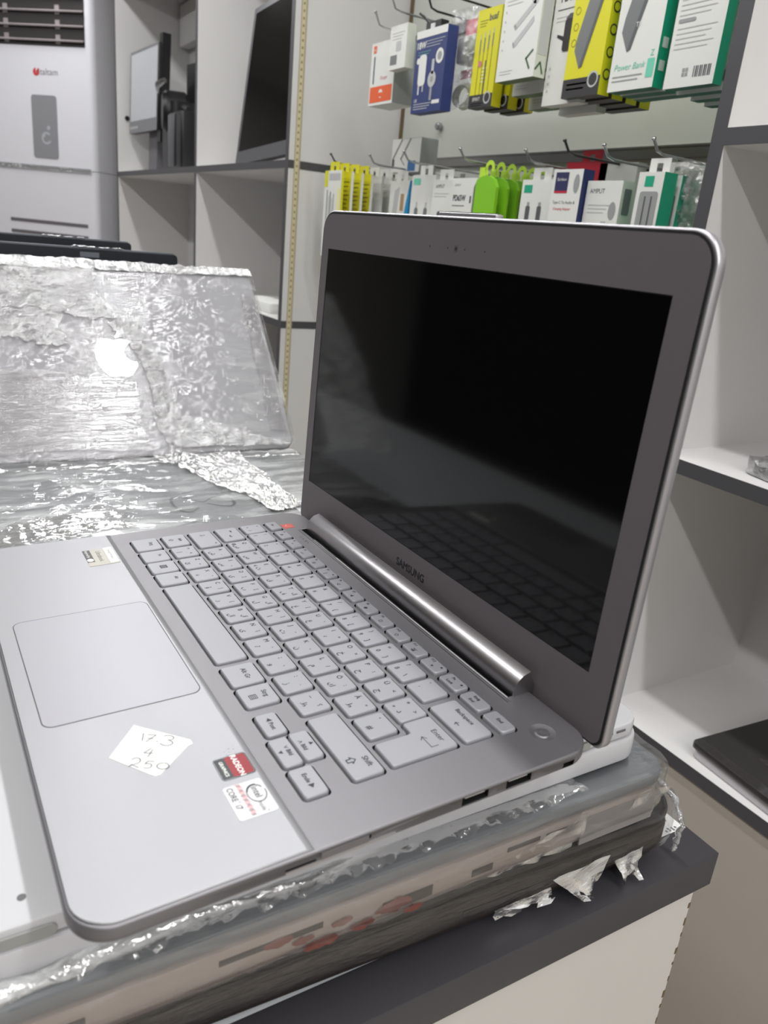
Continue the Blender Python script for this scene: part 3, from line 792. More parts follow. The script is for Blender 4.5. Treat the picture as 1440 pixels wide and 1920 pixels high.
# power button in a dish
g = G(); LL = []
for r, z in ((6.25, DK + 0.02), (5.9, DK - 0.15), (3.6, DK - 0.75), (3.3, DK - 0.35), (2.9, DK - 0.1)):
    LL.append([(287.6 + r * math.cos(a), 30.4 + r * math.sin(a), z) for a in [2 * math.pi * k / 40 for k in range(40)]])
g.rings(LL, DECK, False, True); pb = g.obj('power_button', LP)
g = G(); g.ringflat(287.6, 30.4, 1.5, 2.3, DK - 0.06, CHROME, 125, 415); g.rect(287.2, 288.0, 30.6, 33, DK - 0.06, CHROME)
g.ringflat(287.6, 30.4, 2.9, 3.2, DK - 0.08, CHROME); g.obj('power_symbol', pb)
# small printed marks on the deck
g = G(); REDL = mat('red_sticker', (206, 92, 84), 0.5)
g.slab(8.8, 16.4, 22.6, 31, DK, DK + 0.1, 0.3, REDL); o = g.obj('sticker', LP, label='small red square sticker')
g = G(); g.stroke([(10, 27), (12, 25), (14.5, 29)], 0.5, DK + 0.14, mat('pink_print', (238, 160, 150), 0.5)); g.obj('sticker_print', o)
g = G()
for x, t in ((35.4, '⌂'), (43.4, '▦')): g.text(t, x, 27, 2.6, DK + 0.04, LEGEND); g.disc(x + 3.6, 27, 0.6, DK + 0.04, LEGEND)
g.obj('indicator_marks', LP)
# seam line in front of the hinge
g = G().box(22, 262, 30.9, 31.3, DK, DK + 0.03, WELL); g.box(22, 262, 32.4, 32.9, DK, DK + 0.35, DECK); g.obj('hinge_seam', LP)
# hinge barrel
g = G(); LL = []
for x, k in ((24.5, 0.96), (25.0, 1.0), (258.8, 1.0), (259.3, 0.97)):
    pr = [(46, 10.6), (41.6, 9.4), (38.4, 6.6), (36.6, 3.2), (36.2, 0), (37, -3.4), (39.5, -6.4), (43, -8), (48, -8), (50.5, -2)]
    cx, cy = 44, 0
    LL.append([(x, cx + (a - cx) * k, cy + (b_ - cy) * k) for a, b_ in pr][::-1])
g.rings(LL, CHROME); g.obj('hinge_barrel', LP, smooth=70)
# side ports
PORT = mat('usb_tongue', (168, 166, 164), 0.4)
for y0, z0 in ((-3.5, -5.6), (-26.5, -5.8)):
    g = G().box(300.5, 305.2, y0, y0 + 10, z0 + 1.5, z0 + 2.5, PORT); g.obj('usb_port', LP)
g = G().box(305.6, 306.15, -106, -60, -7.6, -6.2, LIDEDGE); g.slab(305.5, 306.3, -92, -72, -6.2, -3.0, 0, DECK); g.obj('card_slot_cover', LP)
for x in (20, 270):
    for y in (-150, 20):
        g = G().cyl((x, y, -19.5), (0, 0, 1), 7, 2.4, RUB); g.obj('foot', LP)

# --- stickers on the palm rest
ZP = -0.40
g = G(); 
P = [(206.5, -133.5), (226.5, -114.8), (229.4, -114.6), (230.4, -117), (243, -132), (243.2, -134.4), (241, -136.2), (224.2, -148)]
g.prism(P[::-1], ZP, ZP + 0.12, PAPER); o = g.obj('sticker', LP, label='torn white paper sticker with handwritten numbers')
def M2(a, s_, ox, oy):
    c_, d_ = math.cos(math.radians(a)) * s_, math.sin(math.radians(a)) * s_
    return lambda pts: [(ox + x * c_ - y * d_, oy + x * d_ + y * c_) for x, y in pts]
g = G(); zz = ZP + 0.16
def arc(cx, cy, rx, ry, a0, a1, n=10): return [(cx + rx * math.cos(math.radians(a0 + (a1 - a0) * k / n)), cy + ry * math.sin(math.radians(a0 + (a1 - a0) * k / n))) for k in range(n + 1)]
HW = [[(-1.2, 4.6), (-0.2, 0.6)], [(0.6, 4.2), (3.4, 4.4), (2.2, 2.2), (1.2, 0.2)], [(1.2, 2.2), (3.2, 2.2)], [(4.6, 1.0), (5.2, 1.0)], arc(8, 3.6, 1.9, 1.3, 150, -80) + arc(8.2, 0.8, 2.2, 1.5, 80, -150)]
HW2 = [[(4.2, -3.0), (2.6, -5.6), (5.6, -5.4)], [(4.9, -3.6), (4.6, -7.4)]]
HW3 = [arc(1.4, -10, 1.5, 1.5, 160, -70) + [(0.2, -13), (0.8, -12), (3.4, -13.2)], [(7.4, -9.4), (5.4, -9.6), (4.9, -11)] + arc(5.9, -11.9, 1.5, 1.2, 100, -120), arc(11, -11.2, 2.0, 1.6, 100, 450)]
R_ = M2(55.6, 1.22, 219.6, -133.3)
for s_ in HW + HW2 + HW3: g.stroke(R_(s_), 0.36, zz, INK)
o2 = g.obj('handwriting', o)
def stk(x0, x1, y0, y1, m, label, r=1.5, z=ZP):
    g = G().slab(x0, x1, y0, y1, z, z + 0.12, r, m, n=5); return g.obj('sticker', LP, label=label)
o = stk(243.6, 257.9, -111.6, -97.2, mat('foil_grey', (104, 106, 108), 0.25, metal=0.7), 'dark red and grey graphics sticker')
g = G(); z = ZP + 0.14; RR = mat('sticker_red', (140, 22, 34), 0.35); g.rect(244.3, 257.2, -106.6, -97.9, z, RR, 0.8); g.rect(244.3, 257.2, -111, -106.6, z, flat((70, 72, 74)), 0.5)
g.text('RADEON', 250.8, -102.9, 3.3, z + 0.03, PAPER, sx=1.02, bold=0.12); g.text('GRAPHICS', 250.9, -108.8, 2.1, z + 0.03, PAPER, bold=0.07); g.obj('sticker_print', o)
o = stk(261.6, 281.6, -113.6, -97.6, mat('sticker_silver', (205, 205, 206), 0.4, metal=0.2), 'pale silver processor sticker')
g = G(); z = ZP + 0.14
DKP = flat((52, 54, 58)); g.ringflat(269.4, -102.1, 4.9, 5.4, z, DKP, -200, 100, sy=0.72); g.ringflat(269.4, -102.1, 4.4, 5.0, z, DKP, 120, 250, sy=0.74)
g.text('intel', 268.9, -102.0, 3.9, z, DKP, bold=0.05); g.text('inside', 277.0, -102.8, 2.5, z, DKP); g.text('™', 280.2, -101.8, 1.4, z, DKP)
g.text('CORE', 266.6, -111.2, 3.4, z, DKP, bold=0.05, sx=0.9); g.text('™', 271.6, -110.2, 1.4, z, DKP); g.text('i7', 274.2, -111.2, 3.5, z, DKP, bold=0.05)
PK = flat((200, 120, 124)); GD = flat((110, 112, 118))
for k in range(26): g.rect(262 + k * 0.72, 262.5 + k * 0.72, -108.4 + (k * 7 % 3) * 0.25, -106.6 + (k * 5 % 4) * 0.2, z, (PK, GD, PK, flat((226, 170, 170)))[k % 4])
g.obj('sticker_print', o)
o = stk(9, 35, -117, -98.6, mat('badge_grey', (160, 156, 146), 0.35, metal=0.3), 'tattered grey and white badge', 0.3)
g = G(); z = ZP + 0.14; g.rect(8.5, 33, -104, -98.6, z, PAPER); g.rect(9.5, 29, -117, -112.5, z, flat((84, 84, 84)))
g.text('Ultrabook', 21, -108.3, 4.2, z, flat((72, 68, 60)), sx=0.95); g.text('Inspired by', 15.6, -114.8, 2.6, z + 0.02, PAPER); g.disc(25.6, -114.8, 2.4, z + 0.02, PAPER, 2.0); g.text('Energy Product', 20, -101.3, 2.4, z + 0.03, flat((60, 60, 62)))
g.obj('sticker_print', o)
g = G()
for k in range(16): g.disc(238 + (k * 5.1) % 9, -92 - (k * 3.7) % 5 - 8, 0.16 + (k % 3) * 0.07, ZP + 0.01, GD, n=6)
g.obj('scuff_marks', LP)

# --- lid
TL = math.degrees(math.atan(9.5 / 208))
LID = bpy.data.objects.new('lid', None); COL.objects.link(LID); LID.parent = LP
LID.location = (0, 50 * MM, 0); LID.rotation_euler = (math.radians(90 - TL), 0, 0)   # local x right, local y up the lid, local z towards the viewer
bpy.data.objects.remove(LID)
Ml = Matrix.Translation((0, 50, 0)) @ Matrix.Rotation(math.radians(90 - TL), 4, 'X')
def lid_outline(x0, x1, y0, y1, r, n):
    pts = []; rb = max(1.0, r * 0.42)
    for cx, cy, a0, q in ((x1 - rb, y0 + rb, -90, rb), (x1 - r, y1 - r, 0, r), (x0 + r, y1 - r, 90, r), (x0 + rb, y0 + rb, 180, rb)):
        for k in range(n + 1):
            a = math.radians(a0 + 90 * k / n); pts.append((cx + q * math.cos(a), cy + q * math.sin(a)))
    return pts
def LGm():
    g = G(); g.T = Ml; return g
g = LGm(); LL = []
XL0, XL1, YL0, YL1 = -15, 306.3, -7, 219
for ins, z in ((2.5, -7.2), (0.8, -6.4), (0, -5.0), (0, -1.2), (0.5, -0.6), (1.1, -0.5)):
    LL.append([(x, y, z) for x, y in lid_outline(XL0 + ins, XL1 - ins, YL0 + ins, YL1 - ins, 14 - ins * 0.5, 10)])
g.rings(LL, LIDEDGE); LID = g.obj('lid', LP, smooth=50)
g = LGm(); g.rings([[(x, y, z) for x, y in lid_outline(XL0 + 1.2, XL1 - 1.2, YL0 + 1.2, YL1 - 1.2, 13, 10)] for z in (-0.55, 0.1)], RUB); g.obj('rubber_gasket', LID)
g = LGm(); sx0, sx1, sy0, sy1 = -3.8, 290.3, 26.4, 194
# bezel as a frame around the screen opening
o_ = lid_outline(XL0 + 2.3, XL1 - 2.3, YL0 + 2.2, YL1 - 2.4, 12, 10); no = len(o_)
corners = [(sx1, sy0), (sx1, sy1), (sx0, sy1), (sx0, sy0)]
i_ = []
for q, (x, y) in enumerate(corners): i_ += [(x, y)] * 11
vs = [(x, y, 0.45) for x, y in o_] + [(x, y, 0.45) for x, y in i_] + [(x, y, -0.1) for x, y in i_] + [(x, y, -0.3) for x, y in o_]
fs = [(k, (k + 1) % no, no + (k + 1) % no, no + k) for k in range(no)] + [(no + k, no + (k + 1) % no, 2 * no + (k + 1) % no, 2 * no + k) for k in range(no)] + [((k + 1) % no, k, 3 * no + k, 3 * no + (k + 1) % no) for k in range(no)]
g.add(vs, fs, LIDM)
bz = g.obj('bezel', LID, smooth=0)
bm = bmesh.new(); bm.from_mesh(bz.data); bmesh.ops.remove_doubles(bm, verts=bm.verts, dist=1e-6); bm.to_mesh(bz.data); bm.free()
g = LGm(); g.slab(sx0 - 0.1, sx1 + 0.1, sy0 - 0.1, sy1 + 0.1, -0.3, 0.12, 0, SCREENM); g.obj('screen', LID)
g = LGm(); fr = RUB
for a in ((sx0, sx0 + 0.5, sy0, sy1), (sx1 - 0.5, sx1, sy0, sy1), (sx0, sx1, sy0, sy0 + 0.5), (sx0, sx1, sy1 - 0.5, sy1)): g.rect(*a, 0.14, fr)
g.obj('screen_border', LID)
g = LGm(); g.text('SAMSUNG', 141.3, 14.2, 7.0, 0.5, PRINT, sx=0.98, bold=0.28); g.obj('maker_name', LID, smooth=0)
g = LGm(); g.disc(144.3, 202.6, 1.9, 0.5, mat('camera_ring', (84, 80, 86), 0.3)); g.disc(144.3, 202.6, 0.9, 0.54, PRINT); g.obj('webcam', LID)
for x in (119.5, 136.8, 152.2, 169.4):
    g = LGm(); g.disc(x, 202.6, 0.55, 0.5, PRINT); g.obj('microphone_hole', LID)
g = LGm(); g.slab(121, 171.5, 217, 221.0, -6.5, -1.5, 1.0, LIDEDGE, bev=0.5); g.slab(123, 169, 220.6, 221.4, -5.5, -4, 0.2, BLACK); g.obj('lid_lip', LID)

# ================================================================== FILM-WRAPPED LAPTOPS ON THE LEFT OF THE COUNTER
def patch(quad, nu, nv, amp, sc_, m, seed=0, ragged=0.0, z=0.0):
    """loose sheet of film, ragged along its border; quad in local plane coordinates"""
    g = G(); q = [Vector(p) for p in quad]; vs = []; fs = []
    for j in range(nv + 1):
        for i in range(nu + 1):
            a, b_ = i / nu, j / nv
            p = q[0].lerp(q[1], a).lerp(q[3].lerp(q[2], a), b_)
            e = min(a, 1 - a, b_, 1 - b_)
            n = noise.noise_vector(Vector((p.x * 0.02, p.y * 0.02, seed)))
            if ragged: p += Vector((n.x, n.y, 0)) * ragged * (1 - min(1, e * 5)) + Vector((noise.noise(Vector((p.x * .15, p.y * .15, seed))), noise.noise(Vector((p.y * .15, p.x * .15, seed + 4))), 0)) * ragged * 0.3 * (1 - min(1, e * 8))
            h = abs(noise.noise(Vector((p.x * sc_[0], p.y * sc_[1], seed)))) + 0.5 * abs(noise.noise(Vector((p.x * sc_[0] * 2.6, p.y * sc_[1] * 2.6, seed + 9))))
            vs.append((p.x, p.y, z + p.z + amp * h))
    for j in range(nv):
        for i in range(nu):
            a = j * (nu + 1) + i; fs.append((a, a + 1, a + nu + 2, a + nu + 1))
    g.add(vs, fs, m); return g

F_LID = film('film_lid', haze=0.08, gloss=0.15, scale=60, stretch=(1, 0.3, 1), rot=(0.7, 0, 0), bump=1.0, dist=0.0040, rough=0.05, streak=(0.50, 0.72))
F_CRUMPLE = film('film_crumpled', haze=0.16, gloss=0.55, scale=95, stretch=(1, 0.55, 1), bump=1.0, dist=0.0045, rough=0.07, streak=(0.42, 0.70))
F_STREAK = film('film_pulled', haze=0.03, gloss=0.42, scale=60, stretch=(3.0, 0.06, 3.0), rot=(0.10, 0, 0), bump=1.0, dist=0.0050, rough=0.05, streak=(0.6, 0.85), scale2=150)
F_FLAT = film('film_flat', haze=0.2, gloss=0.5, scale=36, stretch=(1.4, 0.4, 1), rot=(0, 0, 0.3), bump=0.8, dist=0.0030, rough=0.08, streak=(0.45, 0.72))
F_MILK = film('film_milky_bundle', haze=0.34, gloss=0.6, scale=80, stretch=(0.4, 1.6, 1), rot=(0, 0, 0.35), bump=1.0, dist=0.003, rough=0.2, streak=(0.34, 0.6))

SILV = mat('anodised_silver', (152, 151, 154), 0.6, metal=0.2)
MAC = thing('laptop', 'half-open silver laptop in crumpled clear film with a bright fruit emblem on its lid', 'laptop', (-401, 16, -97))
g = G().slab(-276, 0, -205, 205, 0, 22, 14, SILV, bev=3, n=8); g.obj('base', MAC)
ML = Matrix(((0, -0.677, 0.737, 0), (1, 0, 0, 0), (0, 0.737, 0.677, 32), (0, 0, 0, 1)))
def MG():
    g = G(); g.T = ML; return g
g = MG(); g.slab(-206, 206, 0, 277, -9, 0, 16, SILV, bev=2.4, n=8); lid = g.obj('lid', MAC)
g = MG(); g.rect(-190, 190, 18, 270, -9.1, GLOSSBLACK); g.obj('screen', lid)
LOGO = mat('emblem_glare_white', (252, 252, 252), 0.3, spec=0.9, coat=0.3)  # white base colour stands for lamp glare on a mirror-like emblem
R1 = []
def fruit(cx, cy, s_):
    P = [(0, 0.62), (0.16, 0.72), (0.40, 0.74), (0.60, 0.62), (0.44, 0.50), (0.30, 0.34), (0.25, 0.14), (0.30, -0.04), (0.44, -0.16), (0.68, -0.24), (0.60, -0.46), (0.42, -0.72), (0.26, -0.82), (0.10, -0.78), (0, -0.74), (-0.10, -0.78), (-0.26, -0.82), (-0.44, -0.70), (-0.62, -0.42), (-0.72, -0.10), (-0.72, 0.22), (-0.62, 0.52), (-0.42, 0.70), (-0.2, 0.72)]
    return round_poly([(cx + x * s_, cy + y * s_) for x, y in P][::-1], s_ * 0.06, 3)
g = MG(); g.prism([p for p in fruit(1, 137, 36)][::-1], 0.0, 0.7, LOGO); g.prism([(3, 164), (6, 173), (14, 179), (15, 172), (10, 166)], 0.0, 0.7, LOGO); g.obj('emblem', lid, smooth=0)
# film over the lid
g = MG(); gg = grid_shell(-207, 207, -1, 278, -9, 1, F_LID, 120, 84, 3, 0.35, 0.03, 2, r=16, out=1.3, stretch=(1, 1, 1))
g.add(gg.v, gg.f, F_LID); g.obj('film', MAC, smooth=80)
for nm, quad, nu, nv, amp, s_, m, seed, rag, z in (
    ('film_crumple', [(-206, 160, 0), (-60, 168, 0), (-80, 276, 0), (-206, 276, 0)], 110, 90, 5.0, (0.05, 0.16), F_CRUMPLE, 1, 22, 2.6),
    ('film_crumple', [(-110, 204, 0), (22, 186, 0), (-10, 268, 0), (-100, 274, 0)], 80, 80, 4.0, (0.06, 0.15), F_CRUMPLE, 5, 18, 3.4),
    ('film_crumple', [(32, 116, 0), (58, 114, 0), (36, 200, 0), (0, 190, 0)], 50, 80, 4.0, (0.12, 0.12), F_CRUMPLE, 8, 9, 3.0),
    ('film_crumple', [(34, 56, 0), (64, 44, 0), (56, 120, 0), (30, 124, 0)], 50, 80, 4.0, (0.12, 0.12), F_CRUMPLE, 12, 8, 3.0),
    ('film_crumple', [(40, 8, 0), (196, 2, 0), (150, 22, 0), (28, 66, 0)], 90, 50, 3.4, (0.05, 0.13), F_CRUMPLE, 15, 9, 2.8),
    ('film_edge_bundle', [(-206, 262, 0), (206, 268, 0), (204, 280, 0), (-206, 280, 0)], 150, 14, 5.5, (0.05, 0.12), F_MILK, 17, 3, 1.8),
    ('film_streaks', [(-206, 12, 0), (20, 4, 0), (18, 100, 0), (-206, 132, 0)], 100, 90, 1.6, (0.008, 0.22), F_STREAK, 19, 8, 2.6),
    ('film_tail', [(-310, -6, 0), (-204, 0, 0), (-204, 270, 0), (-280, 262, 0)], 60, 110, 6, (0.02, 0.12), F_CRUMPLE, 27, 10, 0),
    ('film_streaks', [(176, 26, 0), (200, 24, 0), (203, 236, 0), (183, 240, 0)], 20, 110, 2.6, (0.05, 0.16), F_STREAK, 22, 3, 2.6)):
    gg = patch(quad, nu, nv, amp, s_, m, seed, rag, z); g = MG(); g.add(gg.v, gg.f, m); g.obj(nm, MAC, smooth=80)

FUJ = thing('laptop', 'closed grey laptop wrapped in film with an infinity-shaped emblem on the lid', 'laptop', (-250, 24, -98.5), (0, 0, 0))
GL2 = mat('dull_silver_lid', (160, 163, 165), 0.4, metal=0.35)
g = G().slab(-138, 140, -188, 188, 0, 20, 10, mat('dark_grey_base', (60, 60, 62), 0.5), bev=2); g.obj('base', FUJ)
g = G().slab(-138, 140, -188, 188, 21, 32, 10, GL2, bev=2.5); g.obj('lid', FUJ)
g = G().slab(-134, 136, -184, 184, 19, 22, 8, RUB); g.obj('lid_gap', FUJ)
EMB = mat('emblem_grey', (98, 98, 100), 0.35)
# infinity emblem: two unequal loops along y, parallel to the lid
g = G(); path = []
for k in range(61):
    t = 2 * math.pi * k / 60
    yy = 31 * math.cos(t); xx = 15 * math.sin(2 * t) * (1.25 if yy < 0 else 0.9)
    path.append((xx * 1.25 + 22, yy + 18))
for a, b_ in zip(path[:-1], path[1:]):
    if not (24 < a[0] and a[1] > 8 and a[1] < 22): g.stroke([a, b_], 1.0 + 2.2 * abs(a[1] - 18) / 31, 32.35, EMB)
g.obj('emblem', FUJ, smooth=0)
g = grid_shell(-140, 142, -190, 190, 0, 33, F_FLAT, 80, 110, 4, 2.0, 0.035, 4, r=10, out=1.4, stretch=(1, 0.6, 1)); g.obj('film', FUJ, smooth=80)
for nm, quad, nu, nv, amp, s_, m, seed, rag, z in (
    ('film_bundle', [(-140, 10, 0), (-140, 112, 0), (66, 108, 0), (74, 74, 0)], 60, 110, 5, (0.07, 0.10), F_MILK, 3, 7, 35),
    ('film_ridge', [(-116, -186, 0), (-116, 186, 0), (-110, 186, 0), (-110, -186, 0)], 150, 6, 4, (0.08, 0.08), F_MILK, 6, 1.5, 35),
    ('film_crumple', [(30, -178, 0), (20, -76, 0), (88, -70, 0), (104, -170, 0)], 60, 60, 2, (0.04, 0.03), F_FLAT, 9, 26, 35)):
    gg = patch(quad, nu, nv, amp, s_, m, seed, rag, z); gg.obj(nm, FUJ, smooth=80)
g = G().slab(20, 130, 100, 184, 34.0, 34.4, 2, mat('pale_label', (196, 198, 198), 0.5)); g.obj('paper_label', FUJ)

for lab, at, sx_, sy_ in (('dark closed laptop under the film-wrapped laptop with the infinity emblem', (-250, 24, -124.7), 268, 366), ('dark closed laptop under the half-open laptop in crumpled film', (-540, 16, -124.7), 270, 396)):
    t = thing('laptop', lab, 'laptop', at)
    g = G().slab(-sx_ / 2, sx_ / 2, -sy_ / 2, sy_ / 2, 0.2, 16, 12, BLACK, bev=2); g.obj('base', t)
    g = G().slab(-sx_ / 2, sx_ / 2, -sy_ / 2, sy_ / 2, 16.6, 25.2, 12, BLACK, bev=2); g.obj('lid', t)

NAVY = mat('blue_black_lid', (20, 24, 32), 0.4); LINE = mat('rim_highlight_plate_grey', (112, 118, 126), 0.35, metal=0.4)
def black_open(lab, at, wd, ht, piece):
    t = thing('laptop', lab, 'laptop', at, group=None)
    g = G().slab(-232, 2, -wd, 0, 0.3, 22, 10, BLACK, bev=2); g.obj('base', t)
    g = G(); g.T = Matrix(((0, 0, 1, 0), (1, 0, 0, 0), (0, 1, 0, 0), (0, 0, 0, 1)))
    g.slab(-wd, 0, 24, ht, -9, 0, 7, NAVY, bev=1.2, n=8); l = g.obj('lid', t)
    g = G().slab(-9.5, -0.5, -wd + 6, -6, ht - 0.5, ht + 1.2, 2, LINE); g.obj('rim_highlight', l)  # grey strip put in as the highlight along the lid's top edge
    g = G(); 
    for y, w_ in piece: g.box(0.1, 0.8, y, y + w_, ht - 12, ht - 5, LINE)
    g.obj('maker_plate', l)
    for y, w_ in ((-150, 70),): 
        gg = patch([(-10, y, 0), (2, y, 0), (2, y + w_, 0), (-10, y + w_, 0)], 6, 30, 3, (0.2, 0.1), F_MILK, 3, 1, ht + 1.4); gg.obj('film_tape', t)
    return t
black_open('open black laptop just behind the film-wrapped one, small grey plate under its top edge', (-720, 158, -124.7), 380, 275.5, [(-140, 26)])
black_open('farther open black laptop, its lid edge nearest the air conditioner', (-1010, 158, -124.7), 380, 277, [])

gg = patch([(60, 60, 0), (322, 30, 0), (322, 200, 0), (120, 228, 0)], 60, 40, 2.2, (.03, .06), FILM_E, 31, 10, 22.5); gg.obj('film', DARK_LAPTOP, smooth=80)
gg = patch([(0, 4, 0), (326, 4, 0), (326, 20, 0), (0, 20, 0)], 90, 6, 1.5, (.05, .2), FILM_E, 33, 2, 22.5); gg.obj('film_edge', DARK_LAPTOP, smooth=80)

# ================================================================== ACCESSORIES ON THE DISPLAY WALL
cw = lambda n, rgb, r=0.5: mat(n, rgb, r)
YEL = cw('card_yellow', (214, 208, 24)); YELW = cw('card_pale_yellow', (232, 226, 150)); TEAL = cw('card_teal', (20, 158, 122)); NAVYC = cw('card_navy', (38, 52, 108)); GREEN = cw('card_green', (128, 194, 32))
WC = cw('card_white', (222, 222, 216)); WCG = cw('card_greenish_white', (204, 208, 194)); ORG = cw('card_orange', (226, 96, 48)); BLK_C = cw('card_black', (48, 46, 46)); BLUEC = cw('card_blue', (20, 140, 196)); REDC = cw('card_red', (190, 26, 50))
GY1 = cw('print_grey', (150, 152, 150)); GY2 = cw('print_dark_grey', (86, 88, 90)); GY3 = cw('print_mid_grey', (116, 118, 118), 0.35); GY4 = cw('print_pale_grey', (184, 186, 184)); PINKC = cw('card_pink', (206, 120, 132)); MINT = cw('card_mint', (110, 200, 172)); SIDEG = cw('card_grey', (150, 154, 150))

def hook(x, yf, z, m, lab, tip=16, yb=890):
    g = G(); g.tube([(0, yb - yf, -3), (0, 18, 0), (0, 6, 3), (0, -4, tip)], 1.9, m, 8)
    g.cyl((0, -4, tip - 1), (0, -0.4, 1), 3.0, 3.5, m, bev=1)
    t = thing('display_hook', lab, 'hook', (x, yf, z)); g.obj('prong', t)
    g = G().box(-8, 8, yb - yf - 2, yb - yf + 0.2, -14, 8, m); g.obj('backplate', t)
    return t

def carton(kind, label, cat, x0, x1, y0, dep, z0, z1, mf, ms=None, mb=None, group=None, front=None, side=None, tab=None, rot=0, lean=0):
    """box hanging with its lower left front corner at (x0, y0, z0)"""
    t = thing(kind, label, cat, (x0, y0, z0), (lean, 0, rot), group); w_, h_ = x1 - x0, z1 - z0
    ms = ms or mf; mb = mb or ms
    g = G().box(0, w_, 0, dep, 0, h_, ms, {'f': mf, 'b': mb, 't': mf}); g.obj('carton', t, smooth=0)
    if front:
        g = G(); g.T = FRONT; front(g, w_, h_); g.obj('front_print', t, smooth=0)
    if side:
        g = G(); g.T = Matrix.Translation((w_, 0, 0)) @ RIGHT; side(g, dep, h_); g.obj('side_print', t, smooth=0)
    if tab:
        g = G(); c = w_ / 2
        g.T = FRONT @ Matrix.Translation((0, 0, -dep / 2))
        th = 12; wd = min(22, w_ * 0.4)
        g.box(c - wd, c - 5, h_, h_ + th, -0.4, 0.4, tab); g.box(c + 5, c + wd, h_, h_ + th, -0.4, 0.4, tab); g.box(c - wd, c + wd, h_ + th, h_ + th + 6, -0.4, 0.4, tab)
        g.obj('hang_tab', t)
    return t
def copies(src, n, dy, labels, dz=0, dx=0):
    for k in range(n):
        c = src.copy(); COL.objects.link(c); c.location = src.location + Vector(((k + 1) * dx, (k + 1) * dy, (k + 1) * dz)) * MM; c['label'] = labels[k]
        for ch in list(src.children):
            d = ch.copy(); COL.objects.link(d); d.parent = c
            for gc in list(ch.children):
                e = gc.copy(); COL.objects.link(e); e.parent = d
Z = 0.3
def lines(g, x0, x1, y, n, dy, m, h=0.9, z=Z):
    for k in range(n):
        g.rect(x0, x1 - (k * 37 % 11) * (x1 - x0) * 0.03, y - k * dy - h, y - k * dy, z, m)

# --- upper row, left to right
def f(g, w_, h_):
    g.rect(4, w_ - 4, 5, 34, Z, ORG, 1); g.disc(w_ * .5, 20, 8, Z + .1, WC); g.rect(w_ * .42, w_ * .58, 14, 22, Z + .2, ORG); g.rect(8, 20, h_ - 18, h_ - 5, Z, ORG, 1); g.text('mi', 14, h_ - 12, 9, Z + .1, WC)
    g.rect(12, 17, 40, h_ - 24, Z, cw('cable_slate', (70, 84, 104))); g.text('Charger', 56, 48, 9, Z, PINKC)
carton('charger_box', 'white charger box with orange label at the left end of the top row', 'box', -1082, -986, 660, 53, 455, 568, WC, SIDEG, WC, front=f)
def f(g, w_, h_):
    g.rect(6, 30, 8, 24, Z, GY3); lines(g, 8, w_ - 8, h_ - 12, 3, 5, GY4); g.rect(w_ * .4, w_ * .7, 30, 46, Z, GY4, 2)
carton('adapter_box', 'small white box with a barcode in front of the orange-labelled charger box', 'box', -976, -915, 640, 19, 506, 579, WC, WCG, WC, front=f)
def f(g, w_, h_):
    g.rect(0, w_, h_ - 12, h_, Z, WC); g.text('18W', 18, h_ - 24, 15, Z, WC, bold=.5); lines(g, 34, w_ - 6, h_ - 18, 3, 4.5, GY4); lines(g, 10, 50, h_ - 34, 2, 4, MINT, 0.6)
    g.slab(16, 40, 44, 94, Z, Z + .4, 7, WC); g.rect(18, 22, 30, 46, Z, WC, 1); g.rect(32, 36, 34, 46, Z, GY4, 1)
    g.ringflat(62, 52, 5, 13, Z, GY4); g.disc(62, 52, 13, Z - .05, GY1); g.rect(58, 66, 60, 84, Z, GY4, 2); g.rect(59, 66, 18, 40, Z + .1, GY1, 2)
    g.disc(w_ - 18, h_ - 46, 12, Z, WC); g.disc(w_ - 18, h_ - 46, 7, Z + .1, GY1); g.disc(12, h_ - 48, 5, Z, WC)
    g.text('UK', 14, 20, 8, Z, WC); lines(g, 8, 70, 15, 3, 4, GY4, 1.2); g.rect(w_ - 30, w_ - 6, 12, 18, Z, WC)
carton('charger_box', 'navy blue charger box with a white top strip and a picture of an 18W plug', 'box', -878, -779, 640, 22, 424, 557, NAVYC, NAVYC, NAVYC, front=f)
g = G().box(-24, 24, -8, 8, 0, 14, BLACK); g.box(-6, 6, -10, -8, 2, 10, WC); g.tube([(-20, 0, 10), (-30, -10, 24), (-40, -14, 30)], 2, BLACKHOOK)
t = thing('peg_clip', 'black peg clip above the navy charger box', 'clip', (-838, 655, 557)); g.obj('clip', t)
# chargers in clear bags
BAGF = film('retail_bag_film', haze=0.10, gloss=0.4, scale=40, bump=0.9, dist=0.003)
t = thing('bagged_charger', 'white cube charger in a clear bag with a pink and green header card', 'charger', (-764, 676, 434))
g = G().slab(-40, 34, 0, 34, 70, 112, 8, WC, bev=4); g.obj('charger', t)
g = G().slab(-2, 30, -6, 0, 78, 106, 3, WCG, bev=1.5); g.obj('socket_face', t)
g = G(); g.T = FRONT @ Matrix.Translation((0, 0, -10)); g.rect(-28, 4, 114, 138, 0, PINKC); g.rect(4, 30, 118, 138, 0, MINT); g.rect(-30, 10, 46, 60, 0, PINKC); g.obj('header_card', t)
gg = patch([(-46, 30, 0), (44, 30, 0), (40, 146, 0), (-40, 146, 0)], 26, 30, 7, (.05, .05), BAGF, 4, 3, 2); g = G(); g.T = FRONT @ Matrix.Translation((0, 0, 12)); g.add(gg.v, gg.f, BAGF); g.obj('bag', t, smooth=80)
t = thing('bagged_cable', 'coiled white cable in a clear bag hanging under the bagged cube charger', 'cable', (-756, 676, 425))
for k in range(4):
    g = G(); P = [(24 * math.cos(a) - 14, k * 3, 26 + (16 + k) * math.sin(a)) for a in [2 * math.pi * q / 24 for q in range(25)]]; g.tube(P, 3, WCG, 8); g.obj('cable_turn', t)
